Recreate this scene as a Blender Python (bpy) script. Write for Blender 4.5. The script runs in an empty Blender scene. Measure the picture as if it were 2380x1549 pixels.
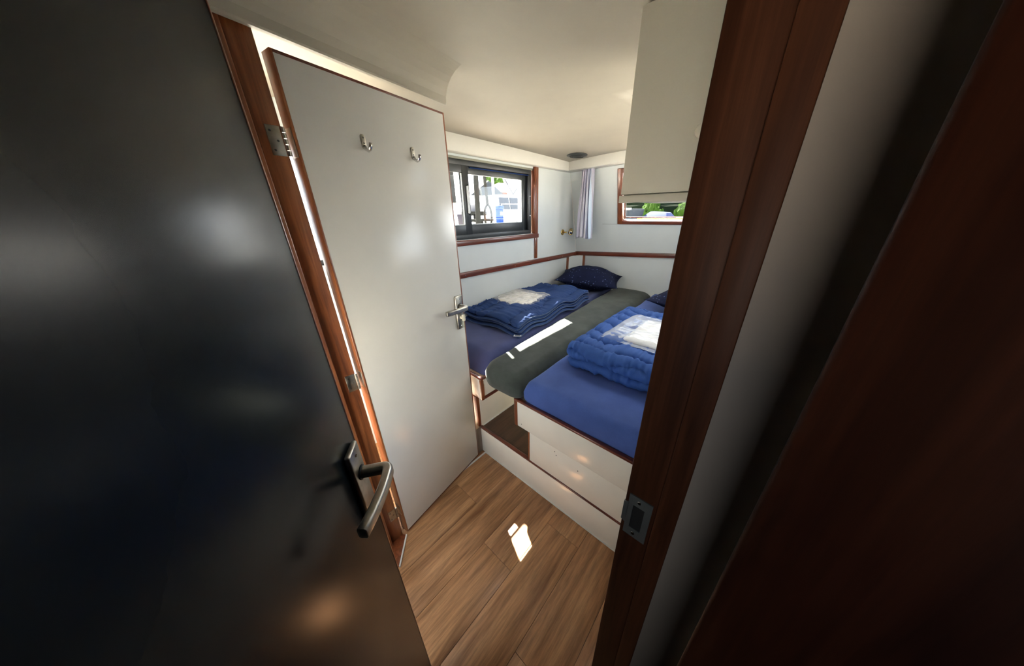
import bpy, bmesh, math, random
from mathutils import Vector, Matrix, noise

S = bpy.context.scene
COL = S.collection
random.seed(7)

# ------------------------------------------------------------------ camera
YAW, PITCH, ROLL, FPX = math.radians(41.48), math.radians(23.542), math.radians(-0.843), 637.67
EYE = Vector((0.0, 0.0, 1.55))
hd = Vector((-math.sin(YAW), math.cos(YAW), 0)); rt = Vector((math.cos(YAW), math.sin(YAW), 0)); uz = Vector((0, 0, 1))
fwd = hd*math.cos(PITCH) - uz*math.sin(PITCH); up0 = hd*math.sin(PITCH) + uz*math.cos(PITCH)
r2 = rt*math.cos(ROLL) + up0*math.sin(ROLL); u2 = -rt*math.sin(ROLL) + up0*math.cos(ROLL)
cd = bpy.data.cameras.new('camera'); cam = bpy.data.objects.new('camera', cd); COL.objects.link(cam)
M = Matrix((r2, u2, -fwd)).transposed().to_4x4(); M.translation = EYE
cam.matrix_world = M
cd.sensor_fit = 'HORIZONTAL'; cd.sensor_width = 36; cd.lens = FPX/2380*36
cd.shift_x = -(1213-1190)/2380; cd.shift_y = 0; cd.clip_start = 0.01; cd.clip_end = 300
S.camera = cam

# ------------------------------------------------------------------ daylight
W = bpy.data.worlds.new('sky'); S.world = W; W.use_nodes = True
bg = W.node_tree.nodes['Background']
bg.inputs[0].default_value = (0.84, 0.93, 1.0, 1); bg.inputs[1].default_value = 7.0
sd = bpy.data.lights.new('sun', 'SUN'); sd.energy = 100; sd.color = (1.0, 0.93, 0.80); sd.angle = math.radians(0.53)
sun = bpy.data.objects.new('sun', sd); COL.objects.link(sun)
SUN = Vector((0.89, -0.40, -1.10)).normalized()
sun.rotation_euler = SUN.to_track_quat('-Z', 'Y').to_euler(); sun.location = (-8, 5, 10)
def portal(loc, direction, w, h):
    d = bpy.data.lights.new('window_portal', 'AREA'); d.shape = 'RECTANGLE'; d.size = w; d.size_y = h
    d.cycles.is_portal = True
    o = bpy.data.objects.new('window_portal', d); COL.objects.link(o); o.location = loc
    o.rotation_euler = Vector(direction).to_track_quat('-Z', 'Z' if abs(direction[2]) < .9 else 'Y').to_euler()
VS = S.view_settings
S.display_settings.display_device = 'sRGB'
VS.view_transform = 'Standard'; VS.look = 'None'; VS.gamma = 1.0; VS.use_curve_mapping = False; VS.exposure = 0.45
S.cycles.max_bounces = 14; S.cycles.diffuse_bounces = 9; S.cycles.transparent_max_bounces = 16
S.cycles.use_denoising = True; S.cycles.sample_clamp_indirect = 12

# ------------------------------------------------------------------ materials
def _new(name):
    m = bpy.data.materials.new(name); m.use_nodes = True; nt = m.node_tree
    return m, nt, nt.nodes['Principled BSDF']
def N(nt, typ, **kw):
    n = nt.nodes.new(typ)
    for k, v in kw.items(): setattr(n, k, v)
    return n
def coords(nt, kind='pos', scale=(1, 1, 1), rnd=False, rot=(0, 0, 0)):
    if kind == 'pos':
        src = N(nt, 'ShaderNodeNewGeometry').outputs['Position']
    else:
        src = N(nt, 'ShaderNodeTexCoord').outputs['Object']
    mp = N(nt, 'ShaderNodeMapping'); mp.inputs['Scale'].default_value = scale; mp.inputs['Rotation'].default_value = rot
    nt.links.new(src, mp.inputs['Vector'])
    if rnd:
        oi = N(nt, 'ShaderNodeObjectInfo'); ml = N(nt, 'ShaderNodeMath', operation='MULTIPLY'); ml.inputs[1].default_value = 37.0
        nt.links.new(oi.outputs['Random'], ml.inputs[0]); nt.links.new(ml.outputs[0], mp.inputs['Location'])
    return mp.outputs['Vector']
def noise_ramp(nt, vec, scale, stops, detail=4, rough=.55, dist=0.0):
    n = N(nt, 'ShaderNodeTexNoise'); n.inputs['Scale'].default_value = scale; n.inputs['Detail'].default_value = detail
    n.inputs['Roughness'].default_value = rough; n.inputs['Distortion'].default_value = dist
    nt.links.new(vec, n.inputs['Vector'])
    r = N(nt, 'ShaderNodeValToRGB'); e = r.color_ramp.elements
    e[0].position, e[0].color = stops[0][0], (*stops[0][1], 1); e[1].position, e[1].color = stops[-1][0], (*stops[-1][1], 1)
    for p, c in stops[1:-1]:
        k = e.new(p); k.color = (*c, 1)
    nt.links.new(n.outputs['Fac'], r.inputs['Fac'])
    return n.outputs['Fac'], r.outputs['Color']
def bump(nt, bsdf, fac, strength=.2, dist=.002):
    b = N(nt, 'ShaderNodeBump'); b.inputs['Strength'].default_value = strength; b.inputs['Distance'].default_value = dist
    nt.links.new(fac, b.inputs['Height']); nt.links.new(b.outputs['Normal'], bsdf.inputs['Normal'])
def sc_(c, k): return tuple(min(1, x*k) for x in c)
def paint(name, col, rough=.45, var=.04, bscale=60, bstr=.04, metal=0.0, spec=.5):
    m, nt, b = _new(name); v = coords(nt)
    f, c = noise_ramp(nt, v, 6, [(.3, sc_(col, 1-var)), (.7, sc_(col, 1+var))])
    nt.links.new(c, b.inputs['Base Color']); b.inputs['Roughness'].default_value = rough; b.inputs['Metallic'].default_value = metal
    b.inputs['Specular IOR Level'].default_value = spec
    if bstr:
        n = N(nt, 'ShaderNodeTexNoise'); n.inputs['Scale'].default_value = bscale; n.inputs['Detail'].default_value = 3
        nt.links.new(v, n.inputs['Vector']); bump(nt, b, n.outputs['Fac'], bstr, .003)
    return m
def wood(name, dark, mid, light, stretch, rough=.3, coat=.4, rnd=False, dens=1.0, kind='pos', spec=.5, grain=.5):
    m, nt, b = _new(name); b.inputs['Specular IOR Level'].default_value = spec
    v = coords(nt, kind, tuple(s*dens for s in stretch), rnd)
    f, c = noise_ramp(nt, v, 1.0, [(.28, dark), (.5, mid), (.72, light)], detail=7, rough=.62, dist=.6)
    v2 = coords(nt, kind, tuple(s*dens*5 for s in stretch), rnd)
    f2, c2 = noise_ramp(nt, v2, 1.0, [(.35, (.55, .55, .55)), (.6, (1, 1, 1))], detail=5, rough=.7)
    mx = N(nt, 'ShaderNodeMix', data_type='RGBA', blend_type='MULTIPLY'); mx.inputs['Factor'].default_value = grain
    nt.links.new(c, mx.inputs['A']); nt.links.new(c2, mx.inputs['B'])
    nt.links.new(mx.outputs['Result'], b.inputs['Base Color'])
    b.inputs['Roughness'].default_value = rough; b.inputs['Coat Weight'].default_value = coat; b.inputs['Coat Roughness'].default_value = .18
    bump(nt, b, f2, .12, .001)
    return m
def cloth(name, col, var=.12, weave=900, rough=.95, sheen=.15, flecks=None, bstr=.25):
    m, nt, b = _new(name); v = coords(nt, 'obj')
    f, c = noise_ramp(nt, v, 9, [(.3, sc_(col, 1-var)), (.7, sc_(col, 1+var))], detail=6)
    out = c
    f2, c2 = noise_ramp(nt, v, weave*.5, [(.3, (.8, .8, .8)), (.7, (1, 1, 1))], detail=2)
    mx = N(nt, 'ShaderNodeMix', data_type='RGBA', blend_type='MULTIPLY'); mx.inputs['Factor'].default_value = .7
    nt.links.new(out, mx.inputs['A']); nt.links.new(c2, mx.inputs['B']); out = mx.outputs['Result']
    if flecks:
        vo = N(nt, 'ShaderNodeTexVoronoi'); vo.inputs['Scale'].default_value = 34; nt.links.new(v, vo.inputs['Vector'])
        nz = N(nt, 'ShaderNodeTexNoise'); nz.inputs['Scale'].default_value = 70; nz.inputs['Detail'].default_value = 3; nt.links.new(v, nz.inputs['Vector'])
        ad = N(nt, 'ShaderNodeMath', operation='ADD'); nt.links.new(vo.outputs['Distance'], ad.inputs[0]); nt.links.new(nz.outputs['Fac'], ad.inputs[1])
        r = N(nt, 'ShaderNodeValToRGB'); r.color_ramp.elements[0].position = .60; r.color_ramp.elements[0].color = (1, 1, 1, 1)
        r.color_ramp.elements[1].position = .68; r.color_ramp.elements[1].color = (0, 0, 0, 1)
        nt.links.new(ad.outputs[0], r.inputs['Fac'])
        m2 = N(nt, 'ShaderNodeMix', data_type='RGBA'); nt.links.new(r.outputs['Color'], m2.inputs['Factor'])
        nt.links.new(out, m2.inputs['A']); m2.inputs['B'].default_value = (*flecks, 1); out = m2.outputs['Result']
    nt.links.new(out, b.inputs['Base Color']); b.inputs['Roughness'].default_value = rough
    b.inputs['Sheen Weight'].default_value = sheen; b.inputs['Specular IOR Level'].default_value = .2
    bump(nt, b, f2, bstr, .0006)
    return m
def metal(name, col, rough=.3, wear=.15):
    m, nt, b = _new(name); v = coords(nt, 'obj')
    f, c = noise_ramp(nt, v, 45, [(.3, sc_(col, 1-wear)), (.7, col)], detail=5)
    nt.links.new(c, b.inputs['Base Color']); b.inputs['Metallic'].default_value = 1
    mr = N(nt, 'ShaderNodeMapRange'); mr.inputs['To Min'].default_value = rough*.8; mr.inputs['To Max'].default_value = rough*1.3
    nt.links.new(f, mr.inputs['Value']); nt.links.new(mr.outputs['Result'], b.inputs['Roughness'])
    return m
def glass(name, tint=(1, 1, 1), gl=.08):
    m = bpy.data.materials.new(name); m.use_nodes = True; nt = m.node_tree; nt.nodes.clear()
    o = N(nt, 'ShaderNodeOutputMaterial'); t = N(nt, 'ShaderNodeBsdfTransparent'); t.inputs[0].default_value = (*tint, 1)
    g = N(nt, 'ShaderNodeBsdfGlossy'); g.inputs['Roughness'].default_value = .02
    x = N(nt, 'ShaderNodeMixShader'); lw = N(nt, 'ShaderNodeLayerWeight'); pw = N(nt, 'ShaderNodeMath', operation='POWER'); pw.inputs[1].default_value = 4
    fr = N(nt, 'ShaderNodeMapRange'); fr.inputs['To Min'].default_value = .03; fr.inputs['To Max'].default_value = .5
    nt.links.new(lw.outputs['Facing'], pw.inputs[0]); nt.links.new(pw.outputs[0], fr.inputs['Value'])
    nt.links.new(fr.outputs[0], x.inputs[0]); nt.links.new(t.outputs[0], x.inputs[1]); nt.links.new(g.outputs[0], x.inputs[2]); nt.links.new(x.outputs[0], o.inputs[0])
    return m
def plastic_film(name, tint, opac):
    m = bpy.data.materials.new(name); m.use_nodes = True; nt = m.node_tree; nt.nodes.clear()
    o = N(nt, 'ShaderNodeOutputMaterial'); t = N(nt, 'ShaderNodeBsdfTransparent')
    p = N(nt, 'ShaderNodeBsdfPrincipled'); p.inputs['Base Color'].default_value = (*tint, 1); p.inputs['Roughness'].default_value = .2
    lw = N(nt, 'ShaderNodeLayerWeight'); lw.inputs['Blend'].default_value = .5
    mr = N(nt, 'ShaderNodeMapRange'); mr.inputs['From Min'].default_value = .35; mr.inputs['To Min'].default_value = opac; mr.inputs['To Max'].default_value = min(.9, opac*4)
    nt.links.new(lw.outputs['Facing'], mr.inputs['Value'])
    x = N(nt, 'ShaderNodeMixShader'); nt.links.new(mr.outputs['Result'], x.inputs[0])
    nt.links.new(t.outputs[0], x.inputs[1]); nt.links.new(p.outputs[0], x.inputs[2]); nt.links.new(x.outputs[0], o.inputs[0])
    return m

WHITE = (.80, .81, .79)
MT = {}
MT['wall'] = paint('white_wall_paint', (.60, .63, .63), .42, .02)
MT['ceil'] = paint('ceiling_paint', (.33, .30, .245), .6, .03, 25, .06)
MT['bath'] = paint('light_boost_white', (.88, .87, .84), .4, .02)  # washroom white lightened to bounce more light out above the door
MT['door'] = paint('white_door_laminate', (.66, .65, .62), .22, .02, 90, .02)
MT['cream'] = paint('cream_panel_paint', (.86, .80, .68), .2, .03, 40, .04)
MT['cab'] = paint('cabinet_laminate', (.50, .475, .40), .45, .02)
MT['darkdoor'] = paint('dark_lacquer', (.006, .009, .012), .245, .15, 140, 0, spec=.18)
MT['soffit'] = paint('soffit_paint', (.62, .60, .55), .5, .02)
MT['khaki'] = paint('khaki_lining', (.22, .22, .17), .6, .05)
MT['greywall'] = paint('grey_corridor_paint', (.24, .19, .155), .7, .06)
MT['mahz'] = wood('mahogany_vertical', (.085, .020, .008), (.20, .052, .018), (.34, .105, .040), (38, 38, 2.2), .3, .5)
MT['mahy'] = wood('mahogany_lengthwise', (.060, .012, .007), (.135, .026, .012), (.21, .045, .021), (38, 2.2, 38), .3, .5)
MT['mahx'] = wood('mahogany_crosswise', (.060, .012, .007), (.135, .026, .012), (.21, .045, .021), (2.2, 38, 38), .3, .5)
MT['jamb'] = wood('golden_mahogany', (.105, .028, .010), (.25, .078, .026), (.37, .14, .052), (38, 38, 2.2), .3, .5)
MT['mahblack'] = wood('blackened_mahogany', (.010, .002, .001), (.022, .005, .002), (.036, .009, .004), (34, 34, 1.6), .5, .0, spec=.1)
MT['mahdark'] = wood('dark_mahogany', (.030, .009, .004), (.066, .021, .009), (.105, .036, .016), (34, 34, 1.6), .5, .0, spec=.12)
MT['plank'] = wood('oak_plank', (.22, .088, .032), (.47, .228, .100), (.62, .335, .160), (22, 1.5, 22), .42, .12, rnd=True, grain=.8)
MT['shelf'] = wood('dark_oak_shelf', (.035, .016, .008), (.075, .036, .019), (.11, .058, .032), (22, 2, 22), .45, .1)
MT['alu'] = paint('anthracite_aluminium', (.018, .021, .023), .38, .1, 200, .02)
MT['steel'] = metal('satin_nickel', (.56, .53, .47), .30, .35)
MT['chrome'] = metal('bright_chrome', (.75, .74, .72), .16, .1)
MT['zinc'] = paint('dull_zinc', (.075, .08, .078), .45, .25, 80, .1)
MT['brass'] = metal('polished_brass', (.72, .50, .20), .2, .2)
MT['silver'] = metal('silver_grip', (.85, .85, .84), .25, .1)
MT['rubber'] = paint('black_rubber', (.010, .010, .011), .6, .1)
MT['dark'] = paint('dark_void', (.006, .006, .006), .9, .1, bstr=0)
MT['gasket'] = paint('white_gasket', (.75, .76, .76), .5, .03)
MT['caulk'] = paint('white_caulk', (.72, .70, .66), .5, .05)
MT['navy'] = cloth('navy_jersey_sheet', (.050, .062, .165), .12)
MT['navyR'] = cloth('royal_blue_jersey_sheet', (.060, .108, .34), .12)
MT['greycush'] = cloth('grey_green_velour', (.056, .066, .059), .30, 700, sheen=.15)
MT['duvet'] = cloth('blue_quilt_cotton', (.022, .050, .155), .10, 500, .8, .0, bstr=.12)
MT['duvetR'] = cloth('bright_blue_quilt_cotton', (.034, .090, .31), .10, 500, .8, .0, bstr=.12)
MT['piping'] = cloth('quilt_piping', (.060, .085, .165), .1)
MT['pillow'] = cloth('navy_patterned_cotton', (.007, .010, .034), .2, 600, sheen=.0,  flecks=(.10, .125, .24))
MT['linen'] = cloth('white_linen', (.78, .78, .78), .03, 400, sheen=.05)
MT['linenL'] = cloth('ivory_linen', (.70, .66, .60), .04, 400, sheen=.05)
MT['filmR'] = plastic_film('clear_plastic_film', (.85, .88, .95), .14)
MT['filmL'] = plastic_film('clear_plastic_bag', (.80, .76, .72), .16)
MT['tag'] = paint('white_care_label', (.8, .8, .8), .7, .03)
MT['print'] = paint('grey_print', (.15, .15, .15), .7, .03)
MT['glass'] = glass('window_glass')
MT['plasticw'] = paint('ivory_plastic', (.62, .58, .48), .3, .04)
def curtain_mat():
    m, nt, b = _new('striped_curtain_cotton')
    v = N(nt, 'ShaderNodeUVMap').outputs['UV']; sp = N(nt, 'ShaderNodeSeparateXYZ'); nt.links.new(v, sp.inputs[0])
    r = N(nt, 'ShaderNodeValToRGB'); r.color_ramp.interpolation = 'CONSTANT'
    st = [(0, (.36, .35, .44)), (.10, (.44, .42, .50)), (.30, (.55, .54, .62)), (.42, (.34, .33, .43)), (.55, (.66, .66, .74)), (.66, (.30, .30, .40)), (.78, (.55, .65, .80)), (.92, (.42, .42, .52))]
    e = r.color_ramp.elements; e[0].position = st[0][0]; e[0].color = (*st[0][1], 1); e[1].position = st[1][0]; e[1].color = (*st[1][1], 1)
    for p, c in st[2:]:
        k = e.new(p); k.color = (*c, 1)
    nt.links.new(sp.outputs['X'], r.inputs['Fac']); nt.links.new(r.outputs['Color'], b.inputs['Base Color'])
    b.inputs['Roughness'].default_value = .9; b.inputs['Subsurface Weight'].default_value = 0
    return m
MT['curtain'] = curtain_mat()
# outside
MT['gel'] = paint('white_gelcoat', (.85, .85, .84), .25, .02)
MT['bwin'] = paint('dark_boat_window', (.006, .008, .014), .6, .1, spec=.05)
MT['bluep'] = paint('blue_plastic', (.003, .018, .10), .5, .1, spec=.05)
MT['leaf'] = paint('leaf_green', (.014, .032, .003), .8, .35, 12, .4, spec=.05)
MT['leafd'] = paint('dark_leaf_green', (.002, .0045, .0016), .8, .4, 12, .4, spec=.03)
MT['bark'] = paint('bark', (.008, .006, .005), .9, .2, spec=.03)
MT['terra'] = paint('terracotta_wall', (.05, .014, .006), .8, .1, spec=.05)
MT['roofw'] = paint('pale_roof_sheet', (.75, .75, .76), .6, .05)
MT['dock'] = paint('pale_dock_boards', (.62, .60, .54), .8, .08)
MT['water'] = paint('harbour_water', (.05, .08, .09), .08, .2, 8, .3)
MT['yellow'] = paint('yellow_paint', (.10, .060, .001), .6, .1, spec=.05)
MT['red'] = paint('red_paint', (.13, .004, .004), .5, .1, spec=.05)
MT['greyb'] = paint('grey_hull_paint', (.012, .015, .019), .6, .1, spec=.05)
MT['rope'] = paint('dark_rope', (.010, .010, .009), .9, .2, spec=.05)
MT['bcover'] = cloth('blue_canvas', (.010, .015, .055), .1, sheen=0)
MT['teak'] = paint('pale_teak_deck', (.13, .105, .075), .7, .08)
MT['lavender'] = paint('dark_mauve_paint', (.010, .008, .013), .5, .1, spec=.05)

# ------------------------------------------------------------------ builders
def tag(o, label=None, cat=None, group=None, kind=None):
    if label: o['label'] = label
    if cat: o['category'] = cat
    if group: o['group'] = group
    if kind: o['kind'] = kind
    return o
def empty(name, loc=(0, 0, 0), rot=(0, 0, 0), parent=None):
    o = bpy.data.objects.new(name, None); COL.objects.link(o); o.location = loc; o.rotation_euler = rot
    o.empty_display_size = .05
    if parent: o.parent = parent
    return o
class MB:
    def __init__(s): s.v = []; s.f = []
    def add(s, vs, fs):
        k = len(s.v); s.v += [tuple(v) for v in vs]; s.f += [tuple(i+k for i in f) for f in fs]; return s
    def hexa(s, b, t):      # two polygons of equal count: bottom (ccw from above) and top
        n = len(b)
        fs = [tuple(range(n))[::-1], tuple(range(n, 2*n))] + [(i, (i+1) % n, n+(i+1) % n, n+i) for i in range(n)]
        return s.add(list(b)+list(t), fs)
    def box(s, x0, x1, y0, y1, z0, z1):
        b = [(x0, y0), (x1, y0), (x1, y1), (x0, y1)]
        return s.hexa([(x, y, z0) for x, y in b], [(x, y, z1) for x, y in b])
    def prism(s, poly, z0, z1):
        return s.hexa([(x, y, z0) for x, y in poly], [(x, y, z1) for x, y in poly])
    def tube(s, pts, r, n=10, flat=None, cap=True):
        pts = [Vector(p) for p in pts]; rs = r if isinstance(r, (list, tuple)) else [r]*len(pts)
        up = None; rings = []
        for i, p in enumerate(pts):
            d = (pts[min(i+1, len(pts)-1)] - pts[max(i-1, 0)]).normalized()
            if up is None:
                up = Vector((0, 0, 1)) if abs(d.z) < .9 else Vector((1, 0, 0))
            a = (up - d*up.dot(d)).normalized(); up = a; b = d.cross(a)
            fa, fb = flat if flat else (1, 1)
            rings.append([p + (a*math.cos(2*math.pi*j/n)*fa + b*math.sin(2*math.pi*j/n)*fb)*rs[i] for j in range(n)])
        vs = [v for ring in rings for v in ring]; fs = []
        for i in range(len(rings)-1):
            for j in range(n):
                fs.append((i*n+j, i*n+(j+1) % n, (i+1)*n+(j+1) % n, (i+1)*n+j))
        if cap:
            fs.append(tuple(range(n))[::-1]); fs.append(tuple(range((len(rings)-1)*n, len(rings)*n)))
        return s.add(vs, fs)
    def sweep(s, pts, sec, side):   # sec: list of (a,b) polygon offsets: a along `side` vector, b along the path normal
        pts = [Vector(p) for p in pts]; side = Vector(side).normalized(); n = len(sec) if not isinstance(sec[0], list) else len(sec[0]); rings = []
        for i, p in enumerate(pts):
            d = (pts[min(i+1, len(pts)-1)] - pts[max(i-1, 0)]).normalized(); nn = side.cross(d).normalized()
            q = sec[i] if isinstance(sec[0], list) else sec
            rings.append([p + side*a + nn*b for a, b in q])
        vs = [v for ring in rings for v in ring]; fs = []
        for i in range(len(rings)-1):
            for j in range(n): fs.append((i*n+j, i*n+(j+1) % n, (i+1)*n+(j+1) % n, (i+1)*n+j))
        fs.append(tuple(range(n))[::-1]); fs.append(tuple(range((len(rings)-1)*n, len(rings)*n)))
        return s.add(vs, fs)
    def lathe(s, prof, origin, axis, n=20):
        axis = Vector(axis).normalized(); o = Vector(origin)
        a = axis.orthogonal().normalized(); b = axis.cross(a); vs = []; fs = []
        for h, r in prof:
            for j in range(n):
                t = 2*math.pi*j/n; vs.append(o + axis*h + (a*math.cos(t)+b*math.sin(t))*r)
        m = len(prof)
        for i in range(m-1):
            for j in range(n): fs.append((i*n+j, i*n+(j+1) % n, (i+1)*n+(j+1) % n, (i+1)*n+j))
        fs.append(tuple(range(n))[::-1]); fs.append(tuple(range((m-1)*n, m*n)))
        return s.add(vs, fs)
    def build(s, name, mat, parent=None, bevel=0, seg=2, smooth=False, label=None, loc=None, rot=None):
        me = bpy.data.meshes.new(name); bm = bmesh.new()
        vs = [bm.verts.new(v) for v in s.v]
        for f in s.f:
            try: bm.faces.new([vs[i] for i in f])
            except ValueError: pass
        bmesh.ops.recalc_face_normals(bm, faces=bm.faces)
        if bevel:
            bm.normal_update()
            es = [e for e in bm.edges if len(e.link_faces) == 2 and e.calc_face_angle(0) > .5]
            bmesh.ops.bevel(bm, geom=es, offset=bevel, segments=seg, profile=.5, affect='EDGES', clamp_overlap=True)
        bm.to_mesh(me); bm.free()
        me.materials.append(MT[mat] if isinstance(mat, str) else mat)
        if smooth or bevel:
            for p in me.polygons: p.use_smooth = True
            if not smooth:
                at = me.attributes.get('sharp_edge')
                try: me.set_sharp_from_angle(angle=math.radians(50))
                except Exception: pass
        o = bpy.data.objects.new(name, me); COL.objects.link(o)
        if parent: o.parent = parent
        if label: o['label'] = label
        if loc is not None: o.location = loc
        if rot is not None: o.rotation_euler = rot
        return o
def bx(name, mat, ext, parent=None, bevel=.003, label=None, **kw):
    return MB().box(*ext).build(name, mat, parent, bevel, label=label, **kw)
def link_copy(o, parent, loc=None, rot=None):
    c = o.copy(); COL.objects.link(c); c.parent = parent
    if loc is not None: c.location = loc
    if rot is not None: c.rotation_euler = rot
    return c

XA = -1.845                 # face of the left (hull side) wall
YK = .907                   # front face of the berths
SL = .289                   # lean of the front wall (towards the room per metre of height)
def ceil_z(x, y):
    yy = max(0, y-1)
    return 2.075 - .03*((x+1)/.8)**2 - .02*(yy/1.78)**2 if x < .1 else 2.075 - .03*(1.1/.8)**2 - .02*(yy/1.78)**2

# ================================================================== setting
# floor of planks
fl = tag(bx('floor', 'shelf', (-1.93, .80, -.70, YK+.05, -.06, -.004), bevel=0), 'brown oak plank floor between berth step and doors', 'floor', kind='structure')
def plank(x0, x1, y0, y1):
    g = .0007
    bx('plank', 'plank', (x0+g, x1-g, y0+g, y1-g, -.004, 0.0), fl, bevel=.0006)
k0 = -.54
joints = {0: (.508,), 1: (.12, .80), -1: (-.1,), 2: (.33,), -2: (.62,), -3: (.0,), 3: (-.25,), 4: (.4,), 5: (.1,), 6: (.3,)}
for i in range(-7, 7):
    x1 = k0 + .19*i; x0 = x1 - .19
    if x1 < -1.9 or x0 > .78: continue
    ys = [-.68] + sorted(joints.get(i, (.2,))) + [YK-.001]
    for a, b in zip(ys[:-1], ys[1:]): plank(max(x0, -1.9), min(x1, .78), a, b)

# ceiling, cambered
cb = MB(); nx, ny = 40, 44; vs = []; fs = []
for j in range(ny+1):
    for i in range(nx+1):
        x = -1.93 + (.80+1.93)*i/nx; y = -.72 + (3.25+.72)*j/ny; vs.append((x, y, ceil_z(x, y)))
def hatch_cell(i, j): return HI[0] <= i < HI[1] and HJ[0] <= j < HJ[1]
HI, HJ = (18, 24), (26, 31)           # deck hatch added for light, unseen behind the hanging cabinet
for j in range(ny):
    for i in range(nx):
        if not hatch_cell(i, j): fs.append((j*(nx+1)+i, j*(nx+1)+i+1, (j+1)*(nx+1)+i+1, (j+1)*(nx+1)+i))
nv = len(vs); vs += [(x, y, z+.06) for x, y, z in vs]; fs += [tuple(k+nv for k in f)[::-1] for f in fs]
per = [(i, i+1) for i in range(nx)] + [(ny*(nx+1)+i+1, ny*(nx+1)+i) for i in range(nx)] + [((j+1)*(nx+1), j*(nx+1)) for j in range(ny)] + [(j*(nx+1)+nx, (j+1)*(nx+1)+nx) for j in range(ny)]
per += [(HJ[0]*(nx+1)+i+1, HJ[0]*(nx+1)+i) for i in range(*HI)] + [(HJ[1]*(nx+1)+i, HJ[1]*(nx+1)+i+1) for i in range(*HI)]
per += [(j*(nx+1)+HI[0], (j+1)*(nx+1)+HI[0]) for j in range(*HJ)] + [((j+1)*(nx+1)+HI[1], j*(nx+1)+HI[1]) for j in range(*HJ)]
fs += [(b, a, a+nv, b+nv) for a, b in per]
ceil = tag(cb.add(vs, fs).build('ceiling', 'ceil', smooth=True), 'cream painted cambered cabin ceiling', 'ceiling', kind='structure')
for p in ceil.data.polygons: p.use_smooth = abs(p.normal.z) > .5

# left wall with the sliding window opening and an added washroom one
TW = .07
wl = MB(); xo = XA-TW; TOP = 2.08
def wall_x(mb, ops, y0, y1, z0, z1):
    y = y0
    for a, b, c, d in ops:
        mb.box(xo, XA, y, a, z0, z1); mb.box(xo, XA, a, b, z0, c); mb.box(xo, XA, a, b, d, z1); y = b
    mb.box(xo, XA, y, y1, z0, z1)
WIN_A = (1.02, 2.28, 1.365, 1.93)
WIN_BATH = (-.20, .72, 1.30, 1.90)
wall_x(wl, [WIN_BATH, WIN_A], -.70, 3.30, 0, TOP)
wall_left = tag(wl.build('wall_left', 'wall'), 'white painted hull side wall with sliding window', 'wall', kind='structure')
# lower front wall, upper leaning front wall
XR = -.06
wall_front = tag(bx('wall_front_lower', 'wall', (-1.92, .0, 3.15, 3.21, 0, 1.11), bevel=0), 'white front wall below the wooden rail', 'wall', kind='structure')
th = math.atan(SL); cs = math.cos(th)
wb = empty('wall_front_upper', (0, 3.15, 1.10), (th, 0, 0))
tag(wb, 'white leaning front wall above the wooden rail', 'wall', kind='structure')
def vv(z): return (z-1.10)/cs
BX0, BX1, BZ0, BZ1 = -1.262, -.37, 1.458, 1.905
m = MB(); t = .06
m.box(-1.92, BX0, 0, t, -.0, vv(2.10)); m.box(BX1, .0, 0, t, 0, vv(2.10)); m.box(BX0, BX1, 0, t, 0, vv(BZ0)); m.box(BX0, BX1, 0, t, vv(BZ1), vv(2.10))
m.build('wall_panel', 'wall', wb)
bx('panel_seam', 'alu', (-1.484, -.37, -.0006, .001, vv(1.430), vv(1.432)), wb, bevel=0)
# right wall (cabin side) with a window added for light, facing the one on the left
wr = MB(); RW = (1.45, 2.40, 1.36, 1.84)
wr.box(XR, XR+.05, .40, RW[0], 0, 2.10).box(XR, XR+.05, RW[1], 3.3, 0, 2.10).box(XR, XR+.05, RW[0], RW[1], 0, RW[2]).box(XR, XR+.05, RW[0], RW[1], RW[3], 2.10)
tag(wr.build('wall_right', 'wall'), 'white cabin wall behind the right door jamb', 'wall', kind='structure')
# washroom partitions behind the white door, vestibule and passage walls
tag(bx('wall_partition', 'bath', (XA, -1.29, .800, .830, 0, 1.93), bevel=0), 'white partition at the foot of the left berth', 'wall', kind='structure')
tag(bx('wall_side', 'bath', (-1.165, -1.115, -.36, .135, 0, 2.08), bevel=0), 'white wall strip beside the hinge jamb', 'wall', kind='structure')
tag(MB().box(-1.92, -1.02, -.42, -.36, 0, 2.08).box(-.30, -.055, -.42, -.36, 0, 2.08).box(-1.02, -.30, -.42, -.36, 0, .50).box(-1.02, -.30, -.42, -.36, 1.12, 2.08).build('wall_aft', 'wall'), 'white wall behind the dark door', 'wall', kind='structure')
tag(bx('wall_corridor_end', 'greywall', (-.015, .80, .395, .44, 0, 2.08), bevel=0), 'dim grey wall right of the mahogany jamb', 'wall', kind='structure')
tag(MB().box(-.055, -.02, -.72, -.68, 0, 2.08).box(.26, .80, -.72, -.68, 0, 2.08).box(-.02, .26, -.72, -.68, 0, 1.30).box(-.02, .26, -.72, -.68, 1.70, 2.08).build('wall_corridor_back', 'mahdark'), 'dark wood wall with a small opening added for light behind the viewer', 'wall', kind='structure')  # opening added out of view to light the right jamb
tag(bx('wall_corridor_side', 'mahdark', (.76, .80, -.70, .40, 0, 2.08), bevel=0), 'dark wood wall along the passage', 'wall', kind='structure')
tag(bx('wall_corridor_stub', 'mahdark', (-.055, -.015, -.70, -.345, 0, 2.08), bevel=0), 'dark wall stub at the hinge of the dark door', 'wall', kind='structure')

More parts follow.
